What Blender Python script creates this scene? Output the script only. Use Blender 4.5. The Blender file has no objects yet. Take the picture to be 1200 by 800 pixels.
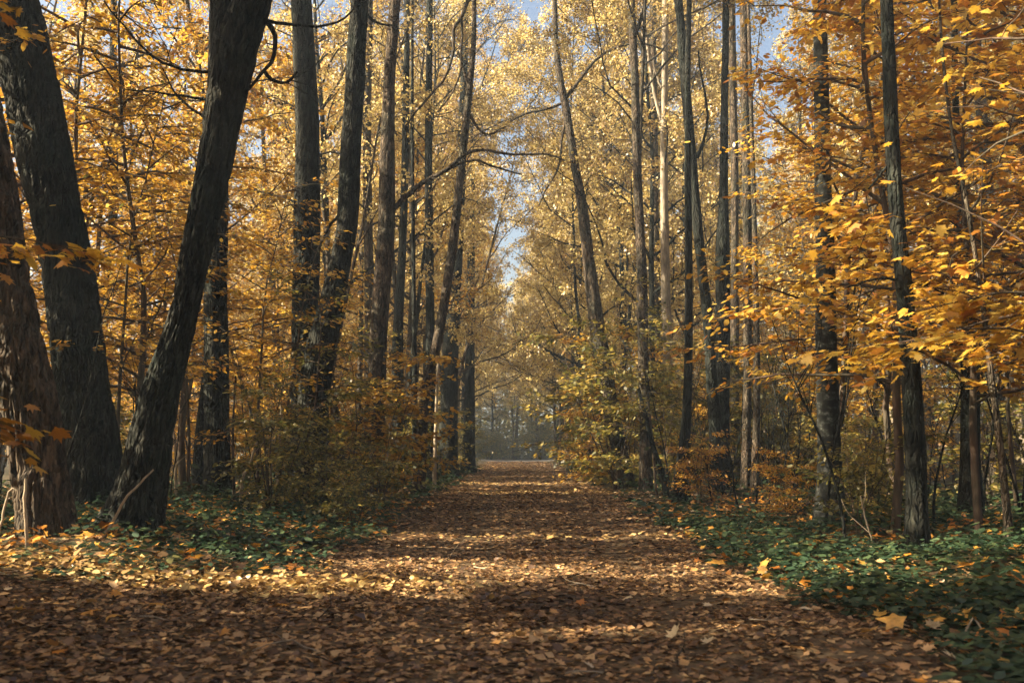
import bpy, math, random
import numpy as np
from mathutils import Vector, Matrix

# ------------------------------------------------------------------ camera, sky, sun, exposure
SC = bpy.context.scene
COL = SC.collection
F = 1167.0            # focal length in pixels of the 1200 px wide photograph (35 mm on full frame)
EYE = 1.30
PITCH = math.atan(125 / F)
SUN_EL = math.radians(32)
SUN_AZ = math.radians(8)     # the sun stands on the left, a little behind the camera

cam = bpy.data.cameras.new('camera')
cam.lens = 36.0 * F / 1200.0
cam.sensor_width = 36.0
cam.clip_start = 0.05
cam.clip_end = 2000
cam.dof.use_dof = True
cam.dof.focus_distance = 24.0
cam.dof.aperture_fstop = 2.8
camo = bpy.data.objects.new('camera', cam)
COL.objects.link(camo)
camo.location = (0, 0, EYE)
camo.rotation_euler = (math.pi / 2 + PITCH, 0, 0)
SC.camera = camo

world = bpy.data.worlds.new('World')
SC.world = world
world.use_nodes = True
wn = world.node_tree
sky = wn.nodes.new('ShaderNodeTexSky')
sky.sky_type = 'NISHITA'
sky.sun_disc = False
sky.sun_elevation = SUN_EL
sky.sun_rotation = math.radians(-90) - SUN_AZ
sky.ozone_density = 0.2
sky.air_density = 1.0
sky.dust_density = 5.0
wn.nodes['Background'].inputs['Strength'].default_value = 0.05
wn.links.new(sky.outputs[0], wn.nodes['Background'].inputs['Color'])

sun = bpy.data.lights.new('sun', 'SUN')
sun.energy = 5.0
sun.angle = math.radians(0.5)
sun.color = (1.0, 0.82, 0.57)
suno = bpy.data.objects.new('sun', sun)
COL.objects.link(suno)
SUN_DIR = Vector((math.cos(SUN_EL) * math.cos(SUN_AZ), math.cos(SUN_EL) * math.sin(SUN_AZ), -math.sin(SUN_EL)))
suno.rotation_euler = SUN_DIR.to_track_quat('-Z', 'Y').to_euler()
suno.location = (-60, 20, 40)

SC.view_settings.view_transform = 'Standard'
SC.view_settings.look = 'None'
SC.view_settings.exposure = 2.4
SC.view_settings.gamma = 1.0
SC.render.engine = 'CYCLES'
SC.cycles.max_bounces = 4
SC.cycles.diffuse_bounces = 2
SC.cycles.glossy_bounces = 1
SC.cycles.transmission_bounces = 4
SC.cycles.volume_bounces = 0
SC.cycles.transparent_max_bounces = 4
SC.cycles.caustics_reflective = False
SC.cycles.caustics_refractive = False
SC.cycles.sample_clamp_indirect = 4.0
SC.cycles.use_denoising = True

rng = np.random.default_rng(7)

# ------------------------------------------------------------------ terrain
def sstep(a, b, x):
    t = np.clip((np.asarray(x, float) - a) / (b - a), 0, 1)
    return t * t * (3 - 2 * t)

def hgt(x, y):
    x = np.asarray(x, float); y = np.asarray(y, float)
    h = 0.26 * sstep(1.9, 5.2, -x) + 0.16 * sstep(2.7, 5.5, x)
    w = 0.35 + 0.65 * sstep(1.8, 4.5, np.abs(x))
    h = h + w * (0.03 * np.sin(1.3 * x + 0.7 * y) * np.cos(0.9 * y - 0.5 * x) + 0.05 * np.sin(0.37 * x + 1.1) * np.sin(0.31 * y + 0.4))
    h = h - 0.03 * np.exp(-((x + 0.55) / 0.35) ** 2) - 0.03 * np.exp(-((x - 1.35) / 0.35) ** 2)
    return h

def edge_l(y):
    y = np.asarray(y, float)
    return -1.95 - 5.5 * (1 - sstep(6.5, 10.5, y)) + 0.18 * np.sin(y * 0.9) + 0.12 * np.sin(y * 2.3 + 1)

def edge_r(y):
    y = np.asarray(y, float)
    return 2.45 + 0.6 * sstep(14, 30, y) + 0.16 * np.sin(y * 0.8 + 2) + 0.1 * np.sin(y * 2.1)

CP, SP = math.cos(PITCH), math.sin(PITCH)
def at(px, py, y):
    """point of the photograph's pixel (px, py) at the distance y along the path"""
    a = (px - 600) / F; b = (400 - py) / F
    dx, dy, dz = a, CP - b * SP, SP + b * CP
    t = y / dy
    return np.array([dx * t, y, EYE + dz * t])

def ground_at(px, py):
    a = (px - 600) / F; b = (400 - py) / F
    d = np.array([a, CP - b * SP, SP + b * CP])
    h = 0.0
    for _ in range(12):
        t = (h - EYE) / d[2]
        p = np.array([0, 0, EYE]) + d * t
        h = float(hgt(p[0], p[1]))
    p[2] = h
    return p

# ------------------------------------------------------------------ materials
def new_mat(name):
    m = bpy.data.materials.new(name)
    m.use_nodes = True
    nt = m.node_tree
    nt.nodes.clear()
    out = nt.nodes.new('ShaderNodeOutputMaterial')
    return m, nt, out

def N(nt, t, **kw):
    n = nt.nodes.new(t)
    for k, v in kw.items():
        setattr(n, k, v)
    return n

def ramp(nt, stops):
    r = nt.nodes.new('ShaderNodeValToRGB')
    el = r.color_ramp.elements
    while len(el) > 1:
        el.remove(el[-1])
    for i, (p, c) in enumerate(stops):
        e = el[0] if i == 0 else el.new(p)
        e.position = p
        e.color = (*c, 1)
    return r

def leaf_mat(name, stops, transl=0.5, gloss=0.06, hue=0.02, val=0.25):
    m, nt, out = new_mat(name)
    at_ = N(nt, 'ShaderNodeAttribute', attribute_name='v')
    oi = N(nt, 'ShaderNodeObjectInfo')
    # per object shift of the ramp position
    ad = N(nt, 'ShaderNodeMath', operation='MULTIPLY_ADD')
    nt.links.new(oi.outputs['Random'], ad.inputs[0]); ad.inputs[1].default_value = 0.22
    nt.links.new(at_.outputs['Fac'], ad.inputs[2])
    sb = N(nt, 'ShaderNodeMath', operation='SUBTRACT'); nt.links.new(ad.outputs[0], sb.inputs[0]); sb.inputs[1].default_value = 0.11
    r = ramp(nt, stops); nt.links.new(sb.outputs[0], r.inputs[0])
    tc = N(nt, 'ShaderNodeTexCoord')
    no = N(nt, 'ShaderNodeTexNoise'); no.inputs['Scale'].default_value = 28; no.inputs['Detail'].default_value = 2
    nt.links.new(tc.outputs['Object'], no.inputs['Vector'])
    hs = N(nt, 'ShaderNodeHueSaturation')
    mr = N(nt, 'ShaderNodeMapRange'); mr.inputs[3].default_value = 1 - val; mr.inputs[4].default_value = 1 + val
    mr.inputs[1].default_value = 0.3; mr.inputs[2].default_value = 0.7
    nt.links.new(no.outputs['Fac'], mr.inputs[0]); nt.links.new(mr.outputs[0], hs.inputs['Value'])
    nt.links.new(r.outputs[0], hs.inputs['Color'])
    d = N(nt, 'ShaderNodeBsdfDiffuse'); t = N(nt, 'ShaderNodeBsdfTranslucent'); g = N(nt, 'ShaderNodeBsdfGlossy')
    g.inputs['Roughness'].default_value = 0.45
    g.inputs['Color'].default_value = (0.9, 0.9, 0.9, 1)
    nt.links.new(hs.outputs[0], d.inputs['Color']); nt.links.new(hs.outputs[0], t.inputs['Color'])
    mx = N(nt, 'ShaderNodeMixShader'); mx.inputs[0].default_value = transl
    nt.links.new(d.outputs[0], mx.inputs[1]); nt.links.new(t.outputs[0], mx.inputs[2])
    m2 = N(nt, 'ShaderNodeMixShader'); m2.inputs[0].default_value = gloss
    nt.links.new(mx.outputs[0], m2.inputs[1]); nt.links.new(g.outputs[0], m2.inputs[2])
    nt.links.new(m2.outputs[0], out.inputs['Surface'])
    return m

def bark_mat(name, dark, light, patches=None, vs=1.0, bump=0.5):
    m, nt, out = new_mat(name)
    tc = N(nt, 'ShaderNodeTexCoord')
    mp = N(nt, 'ShaderNodeMapping'); mp.inputs['Scale'].default_value = (15 * vs, 15 * vs, 3.0 * vs)
    nt.links.new(tc.outputs['Object'], mp.inputs['Vector'])
    n1 = N(nt, 'ShaderNodeTexNoise'); n1.inputs['Scale'].default_value = 1.0; n1.inputs['Detail'].default_value = 6; n1.inputs['Roughness'].default_value = 0.65
    nt.links.new(mp.outputs[0], n1.inputs['Vector'])
    n2 = N(nt, 'ShaderNodeTexNoise'); n2.inputs['Scale'].default_value = 1.3; n2.inputs['Detail'].default_value = 4
    nt.links.new(tc.outputs['Object'], n2.inputs['Vector'])
    r = ramp(nt, [(0.38, dark), (0.64, light)])
    nt.links.new(n1.outputs['Fac'], r.inputs[0])
    # patches of grey green lichen and darker damp bark
    r2 = ramp(nt, [(0.42, (0, 0, 0)), (0.62, (1, 1, 1))]); nt.links.new(n2.outputs['Fac'], r2.inputs[0])
    mix = N(nt, 'ShaderNodeMix', data_type='RGBA')
    mf = N(nt, 'ShaderNodeMath', operation='MULTIPLY'); nt.links.new(r2.outputs[0], mf.inputs[0]); mf.inputs[1].default_value = 0.45
    nt.links.new(mf.outputs[0], mix.inputs['Factor'])
    nt.links.new(r.outputs[0], mix.inputs['A'])
    mix.inputs['B'].default_value = (*(patches or (0.07, 0.085, 0.06)), 1)
    col = mix.outputs['Result']
    if name == 'birch_bark':
        mp2 = N(nt, 'ShaderNodeMapping'); mp2.inputs['Scale'].default_value = (5, 5, 7)
        nt.links.new(tc.outputs['Object'], mp2.inputs['Vector'])
        n3 = N(nt, 'ShaderNodeTexNoise'); n3.inputs['Scale'].default_value = 1.6; n3.inputs['Detail'].default_value = 5; n3.inputs['Roughness'].default_value = 0.6
        nt.links.new(mp2.outputs[0], n3.inputs['Vector'])
        r3 = ramp(nt, [(0.47, (0.018, 0.02, 0.018)), (0.58, (0.045, 0.05, 0.045)), (0.68, (0.17, 0.18, 0.165)), (0.85, (0.3, 0.3, 0.275))])
        nt.links.new(n3.outputs['Fac'], r3.inputs[0]); col = r3.outputs[0]
    hgt_out = n1.outputs['Fac']
    if name in ('dark_bark', 'oak_bark', 'brown_bark'):
        k = 1.0 if name != 'brown_bark' else 1.6
        mpv = N(nt, 'ShaderNodeMapping'); mpv.inputs['Scale'].default_value = (17 * k, 17 * k, 4.2 * k)
        nw = N(nt, 'ShaderNodeTexNoise'); nw.inputs['Scale'].default_value = 6
        nt.links.new(tc.outputs['Object'], nw.inputs['Vector'])
        wv = N(nt, 'ShaderNodeMix', data_type='RGBA', blend_type='LINEAR_LIGHT'); wv.inputs['Factor'].default_value = 0.05
        nt.links.new(tc.outputs['Object'], wv.inputs['A']); nt.links.new(nw.outputs['Color'], wv.inputs['B'])
        nt.links.new(wv.outputs['Result'], mpv.inputs['Vector'])
        vd = N(nt, 'ShaderNodeTexVoronoi', feature='DISTANCE_TO_EDGE'); vd.inputs['Scale'].default_value = 1.0
        vc = N(nt, 'ShaderNodeTexVoronoi'); vc.inputs['Scale'].default_value = 1.0
        nt.links.new(mpv.outputs[0], vd.inputs['Vector']); nt.links.new(mpv.outputs[0], vc.inputs['Vector'])
        mrv = N(nt, 'ShaderNodeMapRange'); mrv.inputs[2].default_value = 0.28
        nt.links.new(vd.outputs['Distance'], mrv.inputs[0])
        ma = N(nt, 'ShaderNodeMath', operation='MULTIPLY_ADD'); ma.inputs[1].default_value = 0.55
        nt.links.new(n1.outputs['Fac'], ma.inputs[0]); nt.links.new(mrv.outputs[0], ma.inputs[2])
        hgt_out = ma.outputs[0]
        sc_ = N(nt, 'ShaderNodeSeparateColor'); nt.links.new(vc.outputs['Color'], sc_.inputs[0])
        mv = N(nt, 'ShaderNodeMapRange'); mv.inputs[3].default_value = 0.5; mv.inputs[4].default_value = 1.7
        nt.links.new(sc_.outputs[0], mv.inputs[0])
        hv = N(nt, 'ShaderNodeHueSaturation'); nt.links.new(col, hv.inputs['Color']); nt.links.new(mv.outputs[0], hv.inputs['Value'])
        col = hv.outputs[0]
        bump = 1.0
    b = N(nt, 'ShaderNodeBump'); b.inputs['Strength'].default_value = bump; b.inputs['Distance'].default_value = 0.03
    nt.links.new(hgt_out, b.inputs['Height'])
    p = N(nt, 'ShaderNodeBsdfPrincipled'); p.inputs['Roughness'].default_value = 0.9
    p.inputs['Specular IOR Level'].default_value = 0.2
    nt.links.new(col, p.inputs['Base Color']); nt.links.new(b.outputs[0], p.inputs['Normal'])
    nt.links.new(p.outputs[0], out.inputs['Surface'])
    return m

def soil_mat(name, cols, scale, bump=0.6):
    m, nt, out = new_mat(name)
    tc = N(nt, 'ShaderNodeTexCoord')
    n1 = N(nt, 'ShaderNodeTexNoise'); n1.inputs['Scale'].default_value = scale; n1.inputs['Detail'].default_value = 8; n1.inputs['Roughness'].default_value = 0.7
    nt.links.new(tc.outputs['Object'], n1.inputs['Vector'])
    vo = N(nt, 'ShaderNodeTexVoronoi'); vo.inputs['Scale'].default_value = 13
    nt.links.new(tc.outputs['Object'], vo.inputs['Vector'])
    r = ramp(nt, cols); nt.links.new(n1.outputs['Fac'], r.inputs[0])
    hs = N(nt, 'ShaderNodeHueSaturation'); nt.links.new(r.outputs[0], hs.inputs['Color'])
    sep = N(nt, 'ShaderNodeSeparateColor'); nt.links.new(vo.outputs['Color'], sep.inputs[0])
    mr = N(nt, 'ShaderNodeMapRange'); mr.inputs[3].default_value = 0.55; mr.inputs[4].default_value = 1.5
    nt.links.new(sep.outputs[0], mr.inputs[0]); nt.links.new(mr.outputs[0], hs.inputs['Value'])
    hgt_out = n1.outputs['Fac']
    if name in ('dark_bark', 'oak_bark', 'brown_bark'):
        k = 1.0 if name != 'brown_bark' else 1.6
        mpv = N(nt, 'ShaderNodeMapping'); mpv.inputs['Scale'].default_value = (17 * k, 17 * k, 4.2 * k)
        nw = N(nt, 'ShaderNodeTexNoise'); nw.inputs['Scale'].default_value = 6
        nt.links.new(tc.outputs['Object'], nw.inputs['Vector'])
        wv = N(nt, 'ShaderNodeMix', data_type='RGBA', blend_type='LINEAR_LIGHT'); wv.inputs['Factor'].default_value = 0.05
        nt.links.new(tc.outputs['Object'], wv.inputs['A']); nt.links.new(nw.outputs['Color'], wv.inputs['B'])
        nt.links.new(wv.outputs['Result'], mpv.inputs['Vector'])
        vd = N(nt, 'ShaderNodeTexVoronoi', feature='DISTANCE_TO_EDGE'); vd.inputs['Scale'].default_value = 1.0
        vc = N(nt, 'ShaderNodeTexVoronoi'); vc.inputs['Scale'].default_value = 1.0
        nt.links.new(mpv.outputs[0], vd.inputs['Vector']); nt.links.new(mpv.outputs[0], vc.inputs['Vector'])
        mrv = N(nt, 'ShaderNodeMapRange'); mrv.inputs[2].default_value = 0.28
        nt.links.new(vd.outputs['Distance'], mrv.inputs[0])
        ma = N(nt, 'ShaderNodeMath', operation='MULTIPLY_ADD'); ma.inputs[1].default_value = 0.55
        nt.links.new(n1.outputs['Fac'], ma.inputs[0]); nt.links.new(mrv.outputs[0], ma.inputs[2])
        hgt_out = ma.outputs[0]
        sc_ = N(nt, 'ShaderNodeSeparateColor'); nt.links.new(vc.outputs['Color'], sc_.inputs[0])
        mv = N(nt, 'ShaderNodeMapRange'); mv.inputs[3].default_value = 0.5; mv.inputs[4].default_value = 1.7
        nt.links.new(sc_.outputs[0], mv.inputs[0])
        hv = N(nt, 'ShaderNodeHueSaturation'); nt.links.new(col, hv.inputs['Color']); nt.links.new(mv.outputs[0], hv.inputs['Value'])
        col = hv.outputs[0]
        bump = 1.0
    b = N(nt, 'ShaderNodeBump'); b.inputs['Strength'].default_value = bump; b.inputs['Distance'].default_value = 0.03
    nt.links.new(hgt_out, b.inputs['Height'])
    p = N(nt, 'ShaderNodeBsdfPrincipled'); p.inputs['Roughness'].default_value = 0.95
    p.inputs['Specular IOR Level'].default_value = 0.15
    nt.links.new(hs.outputs[0], p.inputs['Base Color']); nt.links.new(b.outputs[0], p.inputs['Normal'])
    nt.links.new(p.outputs[0], out.inputs['Surface'])
    return m

GOLD = leaf_mat('golden_leaf', [(0, (0.10, 0.10, 0.02)), (0.18, (0.34, 0.16, 0.025)), (0.45, (0.56, 0.31, 0.032)), (0.75, (0.65, 0.41, 0.055)), (1, (0.70, 0.53, 0.12))], 0.5)
ORANGE = leaf_mat('orange_leaf', [(0, (0.16, 0.10, 0.02)), (0.2, (0.42, 0.16, 0.025)), (0.5, (0.58, 0.315, 0.032)), (0.8, (0.65, 0.42, 0.055)), (1, (0.68, 0.50, 0.11))], 0.5)
PALE = leaf_mat('pale_gold_leaf', [(0, (0.20, 0.12, 0.04)), (0.2, (0.38, 0.25, 0.09)), (0.5, (0.60, 0.46, 0.145)), (1, (0.78, 0.67, 0.31))], 0.5)
OLIVE = leaf_mat('olive_leaf', [(0, (0.05, 0.075, 0.02)), (0.35, (0.14, 0.14, 0.03)), (0.65, (0.30, 0.25, 0.05)), (1, (0.54, 0.38, 0.08))], 0.5)
GREEN = leaf_mat('ground_cover_leaf', [(0, (0.015, 0.04, 0.022)), (0.5, (0.035, 0.075, 0.038)), (0.85, (0.075, 0.11, 0.04)), (0.95, (0.16, 0.13, 0.04)), (1, (0.3, 0.18, 0.05))], 0.3, 0.05)
LITTER = leaf_mat('litter_leaf', [(0, (0.04, 0.024, 0.014)), (0.25, (0.12, 0.066, 0.034)), (0.55, (0.32, 0.185, 0.085)), (0.8, (0.54, 0.36, 0.17)), (0.93, (0.55, 0.29, 0.09)), (1, (0.62, 0.5, 0.33))], 0.15, 0.05)
FALLEN_ORANGE = leaf_mat('fallen_orange_leaf', [(0, (0.40, 0.13, 0.02)), (0.5, (0.60, 0.25, 0.03)), (1, (0.66, 0.40, 0.08))], 0.25, 0.06)
SUN_STRIP_YELLOW = leaf_mat('sun_strip_yellow_leaf', [(0, (0.13, 0.075, 0.035)), (0.45, (0.34, 0.21, 0.08)), (0.75, (0.56, 0.40, 0.15)), (1, (0.68, 0.54, 0.26))], 0.2, 0.05)  # brighter leaf colour that stands in for sunlight on the litter
FALLEN_PALE = leaf_mat('fallen_pale_leaf', [(0, (0.5, 0.36, 0.2)), (1, (0.72, 0.58, 0.34))], 0.2, 0.06)
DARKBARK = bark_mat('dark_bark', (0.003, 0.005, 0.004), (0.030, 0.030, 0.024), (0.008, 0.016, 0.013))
OAKBARK = bark_mat('oak_bark', (0.010, 0.008, 0.006), (0.13, 0.098, 0.068), (0.035, 0.036, 0.027))
BROWNBARK = bark_mat('brown_bark', (0.025, 0.020, 0.015), (0.125, 0.094, 0.066), (0.045, 0.055, 0.04))
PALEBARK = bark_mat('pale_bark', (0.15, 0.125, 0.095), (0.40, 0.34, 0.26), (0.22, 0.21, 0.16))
BIRCH = bark_mat('birch_bark', (0.1, 0.1, 0.1), (0.4, 0.4, 0.4))
TWIG = bark_mat('twig_bark', (0.05, 0.035, 0.025), (0.13, 0.09, 0.065), bump=0.1)
DEADWOOD = bark_mat('dead_wood', (0.25, 0.2, 0.14), (0.5, 0.42, 0.31), (0.35, 0.3, 0.22), bump=0.3)
SOIL = soil_mat('forest_soil', [(0.25, (0.022, 0.016, 0.010)), (0.45, (0.055, 0.036, 0.020)), (0.6, (0.04, 0.05, 0.02)), (0.75, (0.13, 0.075, 0.035))], 2.2)
PATHSOIL = soil_mat('path_soil', [(0.25, (0.05, 0.036, 0.02)), (0.5, (0.105, 0.074, 0.042)), (0.75, (0.18, 0.13, 0.075))], 3.0)
SAND = soil_mat('pale_gravel', [(0.3, (0.13, 0.12, 0.105)), (0.7, (0.2, 0.185, 0.16))], 1.0, 0.2)

# ------------------------------------------------------------------ object helpers
def link(name, me, parent=None, mat=None, smooth=False):
    o = bpy.data.objects.new(name, me)
    COL.objects.link(o)
    if parent is not None:
        o.parent = parent
    if mat is not None and me is not None and len(me.materials) == 0:
        me.materials.append(mat)
    return o

def empty(name, loc, rz=0.0, sc=1.0):
    o = bpy.data.objects.new(name, None)
    o.empty_display_size = 0.2
    COL.objects.link(o)
    o.location = loc
    o.rotation_euler = (0, 0, rz)
    o.scale = (sc, sc, sc)
    return o

def tag(o, label=None, cat=None, group=None, kind=None):
    if label: o['label'] = label
    if cat: o['category'] = cat
    if group: o['group'] = group
    if kind: o['kind'] = kind
    return o

def mesh_np(name, V, T, smooth=False, attr=None, quads=False):
    """mesh from arrays: V (n,3), T (m,k) all faces of the same size"""
    V = np.ascontiguousarray(V, np.float32); T = np.ascontiguousarray(T, np.int32)
    k = T.shape[1]
    me = bpy.data.meshes.new(name)
    me.vertices.add(len(V)); me.vertices.foreach_set('co', V.ravel())
    me.loops.add(T.size); me.loops.foreach_set('vertex_index', T.ravel())
    me.polygons.add(len(T)); me.polygons.foreach_set('loop_start', np.arange(0, T.size, k, dtype=np.int32))
    if smooth:
        me.polygons.foreach_set('use_smooth', np.ones(len(T), bool))
    if attr is not None:
        a = me.attributes.new('v', 'FLOAT', 'POINT')
        a.data.foreach_set('value', np.ascontiguousarray(attr, np.float32))
    me.update(calc_edges=True)
    return me

def norm(v):
    v = np.asarray(v, float)
    return v / np.maximum(np.linalg.norm(v, axis=-1, keepdims=True), 1e-9)

# ------------------------------------------------------------------ leaves
def fan(outline, centre=(0, 0.38), curl=0.25):
    o = np.array(outline, float)
    v = np.vstack([[centre], o])
    z = -curl * ((v[:, 0]) ** 2) - 0.18 * curl * v[:, 1] ** 2 + 0.10 * np.sin(5 * v[:, 0]) * 0.3
    V = np.column_stack([v, z])
    n = len(o)
    T = np.array([[0, 1 + i, 1 + (i + 1) % n] for i in range(n)])
    return V, T

def maple_outline(full):
    # x across, y from stalk to tip, size 1
    half = [(0.0, 0.0), (0.12, 0.02), (0.34, -0.06), (0.30, 0.16), (0.52, 0.36), (0.36, 0.38), (0.34, 0.46), (0.52, 0.74), (0.30, 0.64), (0.17, 0.62), (0.2, 0.78), (0.11, 0.80)] if full else \
           [(0.0, 0.0), (0.34, -0.04), (0.27, 0.2), (0.53, 0.5), (0.2, 0.55)]
    tip = (0, 1.0)
    return half + [tip] + [(-x, y) for x, y in half[1:]][::-1]

L_MAPLE_F = fan(maple_outline(True))
L_MAPLE = fan(maple_outline(False))
L_QUAD = (np.array([[0, 0, 0], [0.42, 0.45, -0.10], [0, 1, -0.06], [-0.42, 0.45, -0.10]], float), np.array([[0, 1, 2], [0, 2, 3]]))
L_OVAL = (np.array([[0, 0, 0], [0.26, 0.3, -0.06], [0.22, 0.68, -0.08], [0, 1, -0.12], [-0.22, 0.68, -0.08], [-0.26, 0.3, -0.06]], float), np.array([[0, 1, 5], [1, 2, 5], [2, 4, 5], [2, 3, 4]]))
L_CURL = (np.array([[0, 0, 0.0], [0.36, 0.2, 0.10], [0.45, 0.62, 0.12], [0.06, 1, 0.05], [-0.42, 0.58, 0.14], [-0.34, 0.2, 0.06], [0.02, 0.45, -0.02]], float), np.array([[6, 0, 1], [6, 1, 2], [6, 2, 3], [6, 3, 4], [6, 4, 5], [6, 5, 0]]))

def frames(axis, up):
    y = norm(axis)
    x = norm(np.cross(y, up))
    z = np.cross(x, y)
    return np.stack([x, y, z], axis=-1)          # columns

L_CURL4 = (np.array([[0.04, 0.45, -0.03], [0, 0, 0.02], [0.42, 0.4, 0.10], [0.05, 1, 0.05], [-0.4, 0.5, 0.12]], float), np.array([[0, 1, 2], [0, 2, 3], [0, 3, 4], [0, 4, 1]]))

class Leaves:
    """leaf set: positions, frames, sizes, colour value"""
    def __init__(s, P, R, S, V):
        s.P, s.R, s.S, s.V = np.asarray(P, float), R, np.asarray(S, float), np.asarray(V, float)
    def sub(s, m):
        return Leaves(s.P[m], s.R[m], s.S[m], s.V[m])
    def mesh(s, name, tpl):
        V, T = tpl
        n = len(s.P)
        W = np.einsum('nij,kj->nki', s.R, V) * s.S[:, None, None] + s.P[:, None, :]
        TT = (T[None] + (np.arange(n) * len(V))[:, None, None]).reshape(-1, T.shape[1])
        return mesh_np(name, W.reshape(-1, 3), TT, attr=np.repeat(s.V, len(V)))

def rand_leaves(P, D, rg, size, flat=0.0, var=(0, 1), tilt=0.5):
    """leaves at P whose axes follow D; flat 1 keeps blades level, 0 leaves them random"""
    n = len(P)
    az = norm(D + rg.normal(0, 0.7, (n, 3)))
    az[:, 2] = az[:, 2] * (1 - 0.7 * flat) - 0.25
    up = np.array([0, 0, 1.0]) * flat * 1.6 + rg.normal(0, tilt if flat > 0 else 1.0, (n, 3))
    S = size * rg.uniform(0.65, 1.25, n)
    v = np.clip(rg.normal((var[0] + var[1]) / 2, (var[1] - var[0]) / 4, n), 0.0, 1.0)
    return Leaves(P, frames(az, norm(up)), S, v)

# shafts of light through gaps in the leaves: (y0, y1, x0, x1), x where the light lands on level ground
TAN = math.tan(SUN_EL)
CA, SA = math.cos(SUN_AZ), math.sin(SUN_AZ)
SHAFTS = [(8.85, 9.7, -7.5, -0.3), (10.35, 10.65, 0.0, 2.2), (14.45, 15.2, -2.2, 3.6), (7.0, 7.35, -0.2, 2.3), (11.1, 12.1, -6.6, -0.2),
          (28.4, 30.4, -1.9, 3.8), (36.0, 37.8, -2.2, 3.4), (44.5, 47.0, -2.2, 3.4), (52, 54, -2, 3), (60, 63, -2, 3), (20.0, 20.3, -0.5, 2.0),
          (16.9, 17.6, -4.8, -2.4), (7.6, 12.5, 9.2, 15.0), (12.6, 13.0, 3.3, 5.0), (18.3, 23, 12.5, 19), (32.5, 33.4, 2.5, 9), (21.8, 27, 14.5, 26), (31, 44, 19, 36)]
def carve(L, M, rg):
    P = L.P @ np.array(M.to_3x3()).T + np.array(M.translation)
    xl = P[:, 0] + P[:, 2] / TAN * CA
    yl = P[:, 1] + P[:, 2] / TAN * SA
    keep = np.ones(len(P), bool)
    for y0, y1, x0, x1 in SHAFTS:
        m = (yl > y0 - 0.04) & (yl < y1 + 0.04) & (xl > x0) & (xl < x1) & (P[:, 2] > 0.45)
        keep &= ~(m & (rg.random(len(P)) < 0.97))
    return keep

# ------------------------------------------------------------------ wood
class Wood:
    def __init__(s):
        s.V = []; s.T = []; s.n = 0; s.sides = []
    def tube(s, pts, rad, sides=5):
        pts = np.asarray(pts, float); rad = np.asarray(rad, float)
        m = len(pts)
        t = norm(np.gradient(pts, axis=0))
        ref = np.array([1.0, 0, 0]) if abs(t[0][0]) < 0.8 else np.array([0, 1.0, 0])
        x = norm(np.cross(t, ref)); y = np.cross(t, x)
        a = np.arange(sides) * 2 * math.pi / sides
        ring = x[:, None] * np.cos(a)[None, :, None] + y[:, None] * np.sin(a)[None, :, None]
        V = (pts[:, None] + ring * rad[:, None, None]).reshape(-1, 3)
        i = np.arange(m - 1)[:, None] * sides; j = np.arange(sides)[None]; k = (j + 1) % sides
        T = np.stack([i + j, i + k, i + sides + k, i + sides + j], -1).reshape(-1, 4)
        s.V.append(V); s.T.append(T + s.n); s.n += len(V); s.sides.append(sides)
    def mesh(s, name):
        return mesh_np(name, np.vstack(s.V), np.vstack(s.T), smooth=True)
    def carved(s, M):
        """the same wood without the thin twigs that would cross a shaft of light"""
        A = np.array(M.to_3x3()).T; b = np.array(M.translation)
        W = Wood(); off = 0
        for q, (V, T) in enumerate(zip(s.V, s.T)):
            P = V @ A + b
            xl = P[:, 0] + P[:, 2] / TAN * CA; yl = P[:, 1] + P[:, 2] / TAN * SA
            hit = False
            if np.ptp(V[:max(3, s.sides[q])], axis=0).max() < 0.04:
                for y0, y1, x0, x1 in SHAFTS:
                    if ((yl > y0) & (yl < y1) & (xl > x0) & (xl < x1) & (P[:, 2] > 0.45)).any():
                        hit = True; break
            if not hit:
                W.V.append(V); W.T.append(T - off + W.n); W.n += len(V)
            off += len(V)
        return W

def line(p0, d0, L, n, wander, trop, rg):
    pts = [np.asarray(p0, float)]; d = norm(np.asarray(d0, float))
    for _ in range(n):
        d = norm(d + rg.normal(0, wander, 3) + np.array([0, 0, trop]))
        pts.append(pts[-1] + d * (L / n))
    return np.array(pts)

def along(pts, f):
    f = min(max(f, 0), 0.9999) * (len(pts) - 1); i = int(f)
    return pts[i] + (pts[i + 1] - pts[i]) * (f - i), norm(pts[i + 1] - pts[i])

def twist(d, ang, rg, up=0.0):
    ax = norm(rg.normal(0, 1, 3)); s = norm(np.cross(d, ax))
    v = d * math.cos(ang) + s * math.sin(ang)
    v[2] += up
    return norm(v)

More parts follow.
